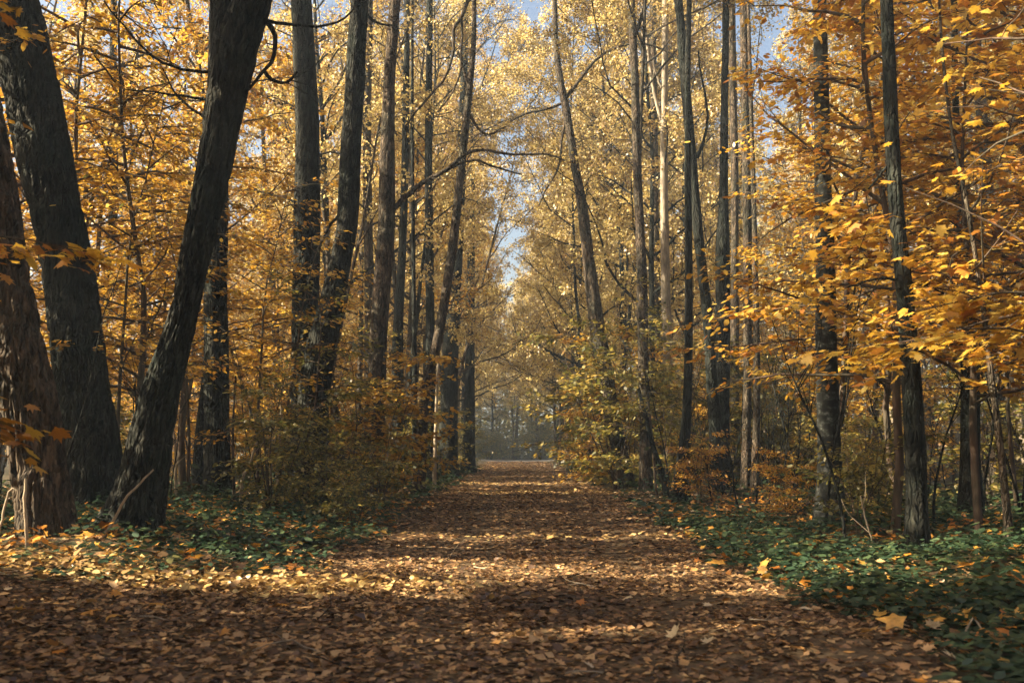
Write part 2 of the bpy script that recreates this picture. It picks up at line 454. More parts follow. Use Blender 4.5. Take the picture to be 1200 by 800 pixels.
def tall_tree(seed, H=24, start=8.0, spread=4.2, r0=0.17, nl=22, per=15, size=0.105, tw=4, wander=0.03):
    rg = np.random.default_rng(seed)
    W = Wood(); U = Wood()
    tr = line((0, 0, 0), (rg.normal(0, .03), rg.normal(0, .03), 1), H, 16, wander, 0.03, rg)
    tt = np.linspace(0, 1, 17)
    rad = r0 * (1 - 0.88 * tt ** 1.1); rad[0] *= 1.35
    W.tube(tr, rad, 10)
    k0 = int(start / H * 16)
    U.tube(tr[k0:], rad[k0:], 8)
    LP, LD = [], []
    az = rg.uniform(0, 6.28)
    for k in range(nl):
        t = (k + rg.uniform(0, 0.9)) / nl
        f = (start + (H - start) * t ** 0.9) / H
        p, d = along(tr, f)
        az += 2.4 + rg.normal(0, .4)
        el = math.radians(rg.uniform(8, 40) + 32 * t)
        dr = np.array([math.cos(az) * math.cos(el), math.sin(az) * math.cos(el), math.sin(el)])
        L = spread * (1.0 - 0.62 * t) * rg.uniform(0.65, 1.2)
        r = r0 * (1 - 0.88 * f) * 0.55 + 0.008
        lb = line(p, dr, L, 7, 0.16, 0.03, rg)
        rr = np.linspace(r, r * 0.25, 8)
        W.tube(lb, rr, 5); U.tube(lb, rr, 5)
        for s in range(int(3 + L * 1.1)):
            g = rg.uniform(0.25, 1.0)
            q, e = along(lb, g)
            sl = L * rg.uniform(0.22, 0.42) * (1.25 - 0.6 * g)
            sb = line(q, twist(e, rg.uniform(0.5, 1.2), rg, 0.1), sl, 4, 0.22, 0.0, rg)
            sr = np.linspace(r * 0.32, r * 0.1, 5)
            W.tube(sb, sr, 4); U.tube(sb, sr, 4)
            for w in range(tw):
                q2, e2 = along(sb, rg.uniform(0.2, 1.0))
                tl = rg.uniform(0.35, 0.8)
                tg = line(q2, twist(e2, rg.uniform(0.3, 1.2), rg, -0.05), tl, 2, 0.25, -0.08, rg)
                wr = np.array([0.006, 0.005, 0.003])
                W.tube(tg, wr, 3); U.tube(tg, wr, 3)
                n = rg.poisson(per)
                ff = rg.uniform(0.1, 1.05, n)[:, None]
                LP.append(tg[0] + (tg[2] - tg[0]) * ff + rg.normal(0, 0.11, (n, 3))); LD.append(np.repeat([norm(tg[2] - tg[0])], n, 0))
    LV = rand_leaves(np.vstack(LP), np.vstack(LD), rg, size, 0.0)
    # colour drifts through the crown from branch to branch
    c = LV.P
    LV.V = np.clip(LV.V + 0.14 * np.sin(c[:, 0] * 0.9 + seed) * np.cos(c[:, 2] * 0.7 + c[:, 1] * 0.8), 0, 1)
    return dict(trunk=W, upper=U, leaves=LV, pivot=tr[k0], H=H)

def layer_tree(seed, H=6.0, start=0.8, spread=2.0, r0=0.045, nl=16, size=0.12, dens=1.0, flat=0.9, wander=0.06, stems=1, tilt=0.38):
    """young maple: a thin stem with level sprays of leaves"""
    rg = np.random.default_rng(seed)
    W = Wood(); LP, LD = [], []; SW = []
    for st in range(stems):
        if stems > 1:
            W = Wood(); SW.append(W)
        a0 = rg.uniform(0, 6.28)
        lean = 0.08 if stems == 1 else 0.35
        tr = line((0, 0, 0), (lean * math.cos(a0), lean * math.sin(a0), 1), H * rg.uniform(0.8, 1.0), 10, wander, 0.03, rg)
        W.tube(tr, np.linspace(r0, r0 * 0.2, 11), 6)
        az = rg.uniform(0, 6.28)
        for k in range(max(3, nl // stems)):
            t = (k + rg.uniform(0, 0.9)) / max(3, nl // stems)
            f = start / H + (1 - start / H) * t
            p, d = along(tr, f)
            az += 2.4 + rg.normal(0, .5)
            el = math.radians(rg.uniform(8, 32))
            dr = np.array([math.cos(az) * math.cos(el), math.sin(az) * math.cos(el), math.sin(el)])
            L = spread * (1.05 - 0.6 * t) * rg.uniform(0.6, 1.15)
            lb = line(p, dr, L, 6, 0.12, -0.035, rg)
            W.tube(lb, np.linspace(r0 * 0.42, r0 * 0.09, 7), 4)
            for s in range(int((2.5 + L * 3.2) * dens)):
                g = rg.uniform(0.15, 1.0)
                q, e = along(lb, g)
                h = norm(np.cross(e, (0, 0, 1.0))) * rg.choice([-1, 1])
                sd = norm(e * rg.uniform(0.4, 1.0) + h * rg.uniform(0.4, 1) + rg.normal(0, .1, 3))
                sl = rg.uniform(0.25, 0.7) * (0.5 + 0.25 * spread)
                sb = line(q, sd, sl, 2, 0.15, -0.06, rg)
                W.tube(sb, np.array([.006, .005, .003]), 3)
                n = int(rg.poisson(9 * sl / 0.5 + 2))
                ff = rg.uniform(0.15, 1.08, n)[:, None]
                sp = rg.normal(0, 0.10, (n, 3)); sp[:, 2] *= 0.35
                LP.append(sb[0] + (sb[2] - sb[0]) * ff + sp); LD.append(np.repeat([sd], n, 0))
    LV = rand_leaves(np.vstack(LP), np.vstack(LD), rg, size, flat, tilt=tilt)
    c = LV.P
    LV.V = np.clip(LV.V + 0.13 * np.sin(c[:, 0] * 1.7 + seed) * np.cos(c[:, 2] * 1.9 + c[:, 1] * 1.3), 0, 1)
    return dict(trunk=W, leaves=LV, H=H, stems=SW)

# ------------------------------------------------------------------ noise on a cylinder for bark
def cyl_noise(A, S, ka, ks, rg):
    """value noise, A in turns (wraps), S along the stem"""
    g = rg.random((ka, int(S.max() * ks) + 4))
    a = (A % 1.0) * ka; s = (S - S.min()) * ks
    i = np.floor(a).astype(int); j = np.floor(s).astype(int)
    u = a - i; w = s - j
    u = u * u * (3 - 2 * u); w = w * w * (3 - 2 * w)
    i0 = i % ka; i1 = (i + 1) % ka
    return (g[i0, j] * (1 - u) + g[i1, j] * u) * (1 - w) + (g[i0, j + 1] * (1 - u) + g[i1, j + 1] * u) * w

def spline(P, step):
    P = np.asarray(P, float)
    Q = np.vstack([2 * P[0] - P[1], P, 2 * P[-1] - P[-2]])
    out = []
    for i in range(1, len(Q) - 2):
        n = max(2, int(np.linalg.norm(Q[i + 1][:3] - Q[i][:3]) / step))
        t = np.linspace(0, 1, n, endpoint=False)[:, None]
        a, b, c, d = Q[i - 1], Q[i], Q[i + 1], Q[i + 2]
        out.append(0.5 * (2 * b + (c - a) * t + (2 * a - 5 * b + 4 * c - d) * t ** 2 + (3 * b - a - 3 * c + d) * t ** 3))
    out.append(P[-1:])
    return np.vstack(out)

def trunk_mesh(name, pts, rad, sides, step, seed, fiss=0.0, flare=0.35, knots=0.06):
    rg = np.random.default_rng(seed)
    Q = spline(np.column_stack([pts, rad]), step)
    p, r = Q[:, :3], np.maximum(Q[:, 3], 0.01)
    s = np.concatenate([[0], np.cumsum(np.linalg.norm(np.diff(p, axis=0), axis=1))])
    t = norm(np.gradient(p, axis=0))
    x = norm(np.cross(t, np.array([0, 1.0, 0.0]))); y = np.cross(t, x)
    a = np.arange(sides) / sides
    A, S = np.meshgrid(a, s)
    nz = cyl_noise(A, S, 7, 0.9, rg) - 0.5
    R = r[:, None] * (1 + 2 * knots * nz)
    lob = cyl_noise(A, S * 0.2, 6, 1.0, rg)
    R = R * (1 + flare * np.exp(-S / 0.28) * (0.45 + 1.1 * lob))
    if fiss > 0:
        ka = int(max(10, 2 * math.pi * r[0] / 0.085))
        warp = 1.3 / ka * (cyl_noise(A, S, 11, 3.2, rg) - 0.5)
        n1 = cyl_noise(A + warp, S, ka, 1.8, rg); n2 = cyl_noise(A + warp * 0.7, S, ka * 2, 6.0, rg); n3 = cyl_noise(A, S, ka * 3, 11, rg)
        ridge = np.clip(np.abs(2 * n1 - 1) * 2.6, 0, 1)                # plates between deep cracks
        cross = np.clip(np.abs(2 * n2 - 1) * 3.0, 0, 1)
        R = R + fiss * (0.75 * ridge + 0.35 * ridge * cross + 0.35 * n3 - 1.0)
    V = p[:, None] + (x[:, None] * np.cos(2 * math.pi * A)[..., None] + y[:, None] * np.sin(2 * math.pi * A)[..., None]) * R[..., None]
    m = len(p)
    i = np.arange(m - 1)[:, None] * sides; j = np.arange(sides)[None]; k = (j + 1) % sides
    T = np.stack([i + j, i + sides + j, i + sides + k, i + k], -1).reshape(-1, 4)
    return mesh_np(name, V.reshape(-1, 3), T, smooth=True)

# ------------------------------------------------------------------ ground, path, clearing
def grid_axis(lo, hi, fine_lo, fine_hi, fine, coarse):
    a = np.arange(fine_lo, fine_hi + 1e-6, fine)
    b = fine_hi + np.cumsum(np.geomspace(fine * 1.5, coarse, 26)); b = np.append(b[b < hi], hi)
    c = fine_lo - np.cumsum(np.geomspace(fine * 1.5, coarse, 26)); c = np.append(c[c > lo], lo)[::-1]
    return np.concatenate([c, a, b])

def sheet(name, xs, ys, zf):
    X, Y = np.meshgrid(xs, ys)
    V = np.column_stack([X.ravel(), Y.ravel(), zf(X, Y).ravel()])
    nx, ny = len(xs), len(ys)
    i = np.arange(ny - 1)[:, None] * nx; j = np.arange(nx - 1)[None]
    T = np.stack([i + j, i + j + 1, i + nx + j + 1, i + nx + j], -1).reshape(-1, 4)
    return mesh_np(name, V, T, smooth=True)

gx = grid_axis(-290, 290, -14, 14, 0.3, 40); gy = grid_axis(-150, 420, 0, 60, 0.35, 40)
tag(link('ground', sheet('ground', gx, gy, hgt), mat=SOIL), 'dark forest floor on both sides of the path', kind='structure')

def strip(name, ys, le, re, nx, lift):
    u = np.linspace(0, 1, nx)
    Y = np.repeat(ys[:, None], nx, 1)
    X = le(ys)[:, None] * (1 - u) + re(ys)[:, None] * u
    V = np.column_stack([X.ravel(), Y.ravel(), (hgt(X, Y) + lift).ravel()])
    i = np.arange(len(ys) - 1)[:, None] * nx; j = np.arange(nx - 1)[None]
    T = np.stack([i + j, i + j + 1, i + nx + j + 1, i + nx + j], -1).reshape(-1, 4)
    return mesh_np(name, V, T, smooth=True)

pys = np.concatenate([np.arange(-6, 60, 0.3), np.arange(60, 99, 0.8), [99.0]])
tag(link('path', strip('path', pys, edge_l, edge_r, 30, 0.012), mat=PATHSOIL), 'straight earth path covered in brown leaves', kind='structure')
cys = np.arange(99.3, 110, 0.8)
tag(link('clearing_road', strip('clearing_road', cys, lambda y: -14 - 0 * y + np.sin(y), lambda y: 16 + 0 * y + np.sin(y * .7), 30, 0.02), mat=SAND), 'pale road crossing at the far end of the path', kind='structure')

# ------------------------------------------------------------------ leaf litter
def scatter_ground(n, x0, x1, y0, y1, rg, dens=None):
    x = rg.uniform(x0, x1, n); y = rg.uniform(y0, y1, n)
    if dens is not None:
        m = rg.random(n) < dens(x, y); x, y = x[m], y[m]
    return x, y

def lie(x, y, rg, size, tilt=0.2, lift=(0.012, 0.03)):
    n = len(x)
    a = rg.uniform(0, 2 * math.pi, n)
    ax = np.column_stack([np.cos(a), np.sin(a), rg.normal(0, tilt * 0.6, n)])
    up = norm(np.column_stack([rg.normal(0, tilt, n), rg.normal(0, tilt, n), np.ones(n)]))
    flip = np.where(rg.random(n) < 0.35, -1.0, 1.0)
    P = np.column_stack([x, y, hgt(x, y) + rg.uniform(*lift, n)])
    return Leaves(P, frames(ax, up * flip[:, None]), size * rg.gamma(9, 1 / 9, n).clip(0.4, 2.1), np.clip(rg.beta(1.5, 1.7, n), 0, 1))

def on_path(x, y):
    s = sstep(-0.5, 0.35, x - edge_l(y)) * (1 - sstep(-0.35, 0.5, x - edge_r(y)))
    return s

def path_dens(x, y):
    d = 0.08 + 0.92 * on_path(x, y)
    # trodden bare patches at the right wheel track
    bare = np.exp(-((x - 1.55) / 0.45) ** 2 - ((y - 8.75) / 0.45) ** 2) + np.exp(-((x - 1.25) / 0.5) ** 2 - ((y - 12.2) / 0.9) ** 2) * 0.8 + np.exp(-((x - 2.15) / 0.3) ** 2 - ((y - 6.6) / 0.5) ** 2) * 0.8
    drift = 0.5 + 0.5 * np.sin(1.9 * x + 0.8 * y + 1.5 * np.sin(0.7 * y)) * np.sin(1.3 * y - 1.1 * x + np.sin(2.1 * x))
    track = np.exp(-((x + 0.55) / 0.3) ** 2) + np.exp(-((x - 1.35) / 0.3) ** 2)
    return d * (1 - 0.88 * np.clip(bare, 0, 1)) * (0.45 + 0.55 * drift) * (1 - 0.35 * track)

def wet(L):
    w = np.exp(-((L.P[:, 0] - 0.5) / 0.55) ** 2 - ((L.P[:, 1] - 8.35) / 0.75) ** 2)
    w = np.clip(w * (0.8 + 0.6 * np.sin(9 * L.P[:, 0]) * np.sin(7 * L.P[:, 1])), 0, 1)
    L.V = L.V * (1 - 0.93 * w)
    return L

near = [scatter_ground(88000, -5.2, 4.2, 3.6, 12.5, rng, path_dens)]
L1 = wet(lie(*near[0], rng, 0.052, 0.3))
tag(link('leaf_litter', L1.mesh('litter_near', L_CURL4), mat=LITTER), 'brown fallen leaves covering the near path', kind='stuff')
L2 = lie(*scatter_ground(44000, -3.2, 4.4, 12.5, 32, rng, path_dens), rng, 0.075)
tag(link('leaf_litter', L2.mesh('litter_mid', L_CURL4), mat=LITTER), 'brown fallen leaves covering the middle of the path', kind='stuff')
L3 = lie(*scatter_ground(44000, -3.0, 4.4, 32, 98, rng, path_dens), rng, 0.115)
tag(link('leaf_litter', L3.mesh('litter_far', L_QUAD), mat=LITTER), 'brown fallen leaves covering the far path', kind='stuff')

def wood_dens(x, y):
    return (1 - on_path(x, y)) * (0.35 + 0.4 * (np.sin(x * 1.3 + y * .7) * np.sin(y * 1.1 - x * .4) > -0.2))
L4 = lie(*scatter_ground(26000, -13, 13, 5, 30, rng, lambda x, y: wood_dens(x, y) * (np.abs(x) < 0.56 * y + 1.5)), rng, 0.10, 0.4, (0.01, 0.06))
L4.V = np.clip(L4.V * 1.0 + rng.choice([0, 0.35], len(L4.V), p=[.8, .2]), 0, 1)
tag(link('forest_litter', L4.mesh('forest_litter', L_CURL4), mat=LITTER), 'fallen leaves between the trees beside the path', kind='stuff')
L4b = lie(*scatter_ground(8500, -9, 8, 5, 22, rng, lambda x, y: wood_dens(x, y) * (np.abs(x) < 0.56 * y + 1)), rng, 0.10, 0.5, (0.03, 0.14))
tag(link('bright_litter', L4b.mesh('bright_litter', L_MAPLE), mat=FALLEN_ORANGE), 'orange maple leaves scattered over the green verge', kind='stuff')

L4c = lie(*scatter_ground(13000, -8, 0.4, 8.3, 10.9, rng, lambda x, y: np.clip(np.exp(-((y - 9.35 + 0.12 * np.sin(2 * x)) / 0.5) ** 2) * (1 - sstep(-2.4, 0.4, x)), 0, 1)), rng, 0.06, 0.42, (0.02, 0.10))  # brighter leaves only where the left shaft lands, sunlight put into their colour
tag(link('bright_litter', L4c.mesh('bright_litter', L_CURL), mat=SUN_STRIP_YELLOW), 'yellow leaves painting sunlight into the strip at lower left', kind='stuff')

L4d = lie(*scatter_ground(9000, -2.4, 3.8, 12.6, 39, rng, lambda x, y: on_path(x, y) * np.clip(np.exp(-((y - 14.9) / 0.35) ** 2) + np.exp(-((y - 29.4) / 0.8) ** 2) + np.exp(-((y - 36.9) / 0.8) ** 2), 0, 1)), rng, 0.085, 0.3, (0.02, 0.06))  # bands follow the light shafts; brighter colour paints the sun strips stronger
tag(link('bright_litter', L4d.mesh('bright_litter', L_QUAD), mat=SUN_STRIP_YELLOW), 'bands of yellow leaves painting sunlight across the middle of the path', kind='stuff')

# ------------------------------------------------------------------ green ground cover on the verges
def cover(n, x0, x1, y0, y1, rg, dens, hh, size, per):
    x, y = scatter_ground(n, x0, x1, y0, y1, rg, dens)
    k = per
    X = np.repeat(x, k); Y = np.repeat(y, k)
    a = rg.uniform(0, 6.28, len(X)); rr = rg.uniform(0.02, 0.14, len(X))
    hz = np.repeat(hh * rg.gamma(2.2, 0.28, len(x)) * (0.35 + 1.1 * (np.sin(x * 2.1 + 1) * np.sin(y * 1.7) * 0.5 + 0.5)), k) * rg.uniform(0.55, 1.05, len(X))
    P = np.column_stack([X + rr * np.cos(a), Y + rr * np.sin(a), hgt(X, Y) + 0.02 + hz])
    ax = np.column_stack([np.cos(a), np.sin(a), rg.uniform(-0.35, 0.15, len(X))])
    up = norm(np.column_stack([rg.normal(0, .3, len(X)), rg.normal(0, .3, len(X)), np.ones(len(X))]))
    return Leaves(P, frames(ax, up), size * np.repeat(rg.uniform(0.55, 1.5, len(x)), k) * rg.uniform(0.7, 1.2, len(X)), np.clip(np.repeat(rg.random(len(x)), k) * 0.7 + 0.3 * rg.random(len(X)), 0, 1))

def right_verge(x, y):
    return sstep(-0.25, 0.5, x - edge_r(y)) * (0.2 + 0.8 * (np.sin(x * 1.1 + y * 0.9) * np.sin(y * 0.8 - x * 0.5) + 0.4 * np.sin(3.1 * x + 2 * y) * np.sin(2.7 * y - x) > -0.25)) * (x < 0.56 * y + 1)
def left_verge(x, y):
    return sstep(-0.25, 0.6, edge_l(y) - x) * (0.3 + 0.7 * (np.sin(x * 1.3 - y * 0.7) * np.sin(y * 0.9 + x * 0.3) > -0.3)) * (-x < 0.56 * y + 1) * (0.3 * sstep(7.0, 9, y) + 0.7 * sstep(10, 12, y)) * (1 - 0.6 * np.exp(-((x + 5.4) / 1.0) ** 2 - ((y - 11) / 1.5) ** 2))
C1 = cover(9500, 2.2, 9.5, 5.0, 18, rng, right_verge, 0.20, 0.085, 7)
tag(link('ground_cover', C1.mesh('ground_cover', L_OVAL), mat=GREEN), 'low dark green plants carpeting the right verge', kind='stuff')
C2 = cover(6500, -9.5, -1.8, 8, 22, rng, left_verge, 0.20, 0.085, 7)
tag(link('ground_cover', C2.mesh('ground_cover', L_OVAL), mat=GREEN), 'low dark green plants carpeting the left verge', kind='stuff')
C3 = cover(7000, -12, 12, 18, 60, rng, lambda x, y: np.maximum(right_verge(x, y), left_verge(x, y)), 0.30, 0.14, 6)
tag(link('ground_cover', C3.mesh('ground_cover', L_QUAD), mat=GREEN), 'low green plants along both verges farther down the path', kind='stuff')

# ------------------------------------------------------------------ tree library
TALL = [tall_tree(100 + i, H=h, start=s, spread=sp, r0=r, nl=n, per=pr, size=0.11) for i, (h, s, sp, r, n, pr) in enumerate([
    (25, 7.5, 4.6, 0.19, 24, 22), (23, 6.0, 4.2, 0.15, 24, 22), (27, 9.0, 4.8, 0.22, 24, 22), (22, 5.0, 3.6, 0.12, 22, 21), (24, 9.0, 3.8, 0.14, 20, 21), (26, 8.0, 5.2, 0.20, 24, 22),
    (21, 4.0, 6.0, 0.15, 32, 26), (24, 5.5, 5.8, 0.16, 32, 26), (25, 12.0, 6.2, 0.10, 28, 27)])]
POLE = [tall_tree(200 + i, H=h, start=s, spread=2.3, r0=r, nl=16, per=9, tw=3, wander=0.045) for i, (h, s, r) in enumerate([(17, 5, 0.075), (20, 8, 0.095), (15, 4, 0.06), (21, 9, 0.11)])]
YOUNG = [layer_tree(300 + i, H=h, start=s, spread=sp, r0=r, nl=n, size=sz, dens=dn) for i, (h, s, sp, r, n, sz, dn) in enumerate([
    (5.0, 0.7, 2.0, 0.035, 16, 0.125, 1.0), (7.5, 1.2, 2.4, 0.05, 22, 0.13, 1.0), (10.5, 2.0, 2.8, 0.07, 30, 0.13, 1.0), (12.5, 2.5, 3.0, 0.085, 34, 0.13, 1.0), (3.4, 0.4, 1.5, 0.025, 12, 0.115, 1.0), (8.0, 2.6, 2.2, 0.045, 22, 0.125, 1.0), (10.0, 3.2, 2.6, 0.06, 26, 0.125, 1.0), (4.6, 0.8, 1.7, 0.03, 18, 0.115, 0.8), (6.0, 1.6, 1.9, 0.035, 18, 0.115, 0.8), (7.0, 2.8, 2.0, 0.04, 18, 0.125, 0.9)])]
BUSH = [layer_tree(400 + i, H=h, start=0.25, spread=sp, r0=0.018, nl=n, size=sz, stems=st, flat=0.7, dens=dn) for i, (h, sp, n, sz, st, dn) in enumerate([
    (1.9, 0.9, 22, 0.105, 5, 2.0), (2.8, 1.2, 28, 0.115, 6, 2.2), (1.2, 0.7, 16, 0.10, 4, 1.8), (3.8, 1.5, 34, 0.12, 6, 2.3)])]

_meshes = {}
def lib_mesh(lib, kind, i, tpl=L_QUAD, mat=None):
    key = (id(lib), kind, i, len(tpl[0]))
    if key not in _meshes:
        e = lib[i]
        me = e['leaves'].mesh('crown', tpl) if kind == 'leaves' else e[kind].mesh('trunk')
        me.materials.append(mat)
        _meshes[key] = me
    return _meshes[key]

def own(o, mat):
    o.material_slots[0].link = 'OBJECT'; o.material_slots[0].material = mat
    return o

def place(name, lib, i, x, y, rz, sc, wood, leaf, label, cat, group, tpl=L_QUAD, crown='crown', trunk='trunk', sink=0.05):
    t = empty(name, (x, y, float(hgt(x, y)) - sink), rz, sc)
    tag(t, label, cat, group)
    M = Matrix.Translation(t.location) @ Matrix.Rotation(rz, 4, 'Z') @ Matrix.Scale(sc, 4)
    e = lib[i]['leaves']
    keep = carve(e, M, rng) if x < 4.5 and 0.5 < y < 48 and not lib[i].get('stems') else None
    if keep is None or (~keep).sum() <= (60 if y < 17 else 400):
        if lib[i].get('stems'):
            for q, w in enumerate(lib[i]['stems']):
                key = (id(lib), 'stem', i, q, wood.name)
                if key not in _meshes:
                    _meshes[key] = w.mesh('stem'); _meshes[key].materials.append(wood)
                link('stem', _meshes[key], t)
        else:
            own(link(trunk, lib_mesh(lib, 'trunk', i, mat=wood), t), wood)
    else:
            if y < 16:
                tm = lib[i]['trunk'].carved(M).mesh('trunk'); tm.materials.append(wood); link(trunk, tm, t)
            else:
                own(link(trunk, lib_mesh(lib, 'trunk', i, mat=wood), t), wood)
            me = e.sub(keep).mesh('crown', tpl); me.materials.append(leaf)
            link(crown, me, t)
            return t
    own(link(crown, lib_mesh(lib, 'leaves', i, tpl, leaf), t), leaf)
    return t

# ------------------------------------------------------------------ the trees one can name
taken = []
def named_tree(name, label, prof, y, bark, base=None, top=None, fiss=0.0, sides=28, step=0.12, group=None, crown=None, leaf=PALE, seed=1, branches=(), flare=0.35, cat='tree', ext=5.0, sc=1.0, dy=0.0):
    """prof: (px, py, width px) from the base upwards at distance y"""
    P = []; R = []
    for px, py, w in prof:
        yy = y + dy * (prof[0][1] - py) / 600.0
        P.append(at(px, py, yy)); R.append(0.5 * w * yy / F)
    P = np.array(P)
    b = P[0].copy(); g = float(hgt(b[0], b[1]))
    P[0][2] = g - 0.12
    if ext > 0:
        d = norm(norm(P[-1] - P[-2]) + np.array([0, 0, 1.2]))
        P = np.vstack([P, P[-1] + d * ext * 0.5, P[-1] + norm(d + np.array([0, 0, .8])) * ext]); R += [R[-1] * 0.85, R[-1] * 0.62]
    root = empty(name, (b[0], b[1], g))
    tag(root, label, cat, group)
    off = np.array([b[0], b[1], g])
    me = trunk_mesh('trunk', P - off, np.array(R), sides, step, seed, fiss, flare)
    link('trunk', me, root, bark)
    taken.append((b[0], b[1]))
    for br in branches:
        pts = br['pts']; yb = br.get('y', y)
        Q = np.array([at(px, py, yb + k * br.get('dy', 0.0)) for k, (px, py) in enumerate(pts)]) - off
        w = np.linspace(br['w'][0], br['w'][1], len(pts)) * 0.5 * yb / F
        S = spline(np.column_stack([Q, w]), 0.12)
        bw = Wood()
        rg = np.random.default_rng(seed + len(pts))
        bw.tube(S[:, :3] + rg.normal(0, 0.006, (len(S), 3)), S[:, 3], 8)
        for k in range(br.get('twigs', 3)):
            q, e = along(S[:, :3], rg.uniform(0.2, 0.95))
            tg = line(q, twist(e, rg.uniform(0.5, 1.2), rg), rg.uniform(0.4, 1.2), 4, 0.25, 0.02, rg)
            bw.tube(tg, np.linspace(max(w[-1] * 0.6, 0.006), 0.004, 5), 4)
        link('branch', bw.mesh('branch'), root, bark)
    if crown is not None:
        e = TALL[crown]
        tp = P[-1] - off
        U = e['upper']
        rz = rng.uniform(0, 6.28)
        Mz = Matrix.Translation(Vector(tp)) @ Matrix.Rotation(rz, 4, 'Z') @ Matrix.Scale(sc, 4) @ Matrix.Translation(-Vector(e['pivot']))
        ul = own(link('limb', lib_mesh(TALL, 'upper', crown, mat=bark), root), bark); ul.matrix_local = Mz
        M = Matrix.Translation(root.location) @ Mz
        keep = carve(e['leaves'], M, rng)
        if b[0] < 6 and (~keep).sum() > 25:
            me = e['leaves'].sub(keep).mesh('crown', L_QUAD); me.materials.append(leaf)
        else:
            me = lib_mesh(TALL, 'leaves', crown, L_QUAD, leaf)
        cr = own(link('crown', me, root), leaf); cr.matrix_local = Mz
    return root

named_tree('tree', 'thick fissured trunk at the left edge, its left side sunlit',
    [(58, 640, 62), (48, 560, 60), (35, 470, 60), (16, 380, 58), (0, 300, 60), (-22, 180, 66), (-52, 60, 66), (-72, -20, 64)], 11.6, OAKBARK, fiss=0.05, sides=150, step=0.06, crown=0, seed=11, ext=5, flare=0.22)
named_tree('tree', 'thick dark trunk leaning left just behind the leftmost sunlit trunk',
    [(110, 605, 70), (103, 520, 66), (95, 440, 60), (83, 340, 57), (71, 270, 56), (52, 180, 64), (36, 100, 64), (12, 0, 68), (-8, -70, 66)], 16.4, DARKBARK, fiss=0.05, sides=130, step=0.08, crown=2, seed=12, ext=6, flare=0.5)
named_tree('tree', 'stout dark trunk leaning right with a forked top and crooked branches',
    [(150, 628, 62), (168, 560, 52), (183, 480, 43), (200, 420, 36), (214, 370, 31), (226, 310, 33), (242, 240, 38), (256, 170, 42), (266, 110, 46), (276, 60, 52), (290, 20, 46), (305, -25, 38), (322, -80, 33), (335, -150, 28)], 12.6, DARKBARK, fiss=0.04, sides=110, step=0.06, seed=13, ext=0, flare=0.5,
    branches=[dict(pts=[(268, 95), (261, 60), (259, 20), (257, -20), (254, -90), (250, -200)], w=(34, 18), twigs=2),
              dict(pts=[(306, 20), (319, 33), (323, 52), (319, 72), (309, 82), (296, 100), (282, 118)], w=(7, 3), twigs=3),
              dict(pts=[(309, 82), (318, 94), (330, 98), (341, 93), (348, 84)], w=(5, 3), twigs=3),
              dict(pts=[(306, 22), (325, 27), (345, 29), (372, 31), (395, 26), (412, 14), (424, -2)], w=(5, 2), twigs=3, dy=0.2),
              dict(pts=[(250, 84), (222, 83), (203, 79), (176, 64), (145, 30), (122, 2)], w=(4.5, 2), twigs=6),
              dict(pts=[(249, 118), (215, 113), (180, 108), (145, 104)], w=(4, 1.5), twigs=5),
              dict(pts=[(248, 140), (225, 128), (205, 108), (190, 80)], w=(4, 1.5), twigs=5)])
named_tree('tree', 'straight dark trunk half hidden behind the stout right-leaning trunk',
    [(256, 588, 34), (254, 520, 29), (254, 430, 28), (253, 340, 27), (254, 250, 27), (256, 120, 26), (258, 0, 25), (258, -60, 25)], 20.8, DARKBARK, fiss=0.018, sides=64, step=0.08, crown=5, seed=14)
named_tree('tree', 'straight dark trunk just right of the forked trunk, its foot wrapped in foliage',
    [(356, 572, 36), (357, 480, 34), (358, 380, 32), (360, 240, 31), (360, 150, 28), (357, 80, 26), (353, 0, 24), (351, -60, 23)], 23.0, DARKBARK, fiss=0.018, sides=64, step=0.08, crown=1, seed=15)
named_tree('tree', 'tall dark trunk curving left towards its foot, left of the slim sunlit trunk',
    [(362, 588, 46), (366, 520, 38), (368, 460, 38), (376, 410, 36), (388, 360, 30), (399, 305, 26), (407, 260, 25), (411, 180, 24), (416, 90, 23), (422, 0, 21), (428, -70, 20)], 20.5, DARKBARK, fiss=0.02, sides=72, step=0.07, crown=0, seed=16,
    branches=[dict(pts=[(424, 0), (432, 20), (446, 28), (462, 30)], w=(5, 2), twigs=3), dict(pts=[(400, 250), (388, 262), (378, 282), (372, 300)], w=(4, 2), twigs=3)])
named_tree('tree', 'slim upright trunk sunlit near the top with a long branch reaching over the path',
    [(438, 578, 27), (440, 500, 23), (443, 400, 21), (448, 330, 21), (453, 260, 20), (454, 180, 18), (456, 100, 15), (461, 30, 14), (466, -50, 13)], 24.5, BROWNBARK, fiss=0.012, sides=48, step=0.1, crown=5, ext=1, seed=17,
    branches=[dict(pts=[(460, 246), (478, 228), (500, 211), (522, 200), (545, 181), (566, 176), (600, 181), (640, 181), (662, 188)], w=(7, 2), twigs=9),
              dict(pts=[(500, 211), (530, 196), (556, 188), (580, 196), (612, 205)], w=(4, 2), twigs=7),
              dict(pts=[(466, -40), (510, -50), (548, -20), (544, 14), (532, 34), (531, 62), (522, 90), (506, 110), (487, 132), (474, 150)], w=(6, 2), twigs=7),
              dict(pts=[(541, 18), (541, 60), (538, 90), (526, 115), (514, 132)], w=(3.5, 1.5), twigs=5)])
named_tree('tree', 'thin pale trunk showing between the two dark trunks left of the path',
    [(434, 560, 16), (434, 450, 14), (433, 340, 12), (431, 250, 11), (430, 150, 10), (432, 60, 9), (434, -40, 8)], 34, BROWNBARK, crown=4, seed=18, sides=24)
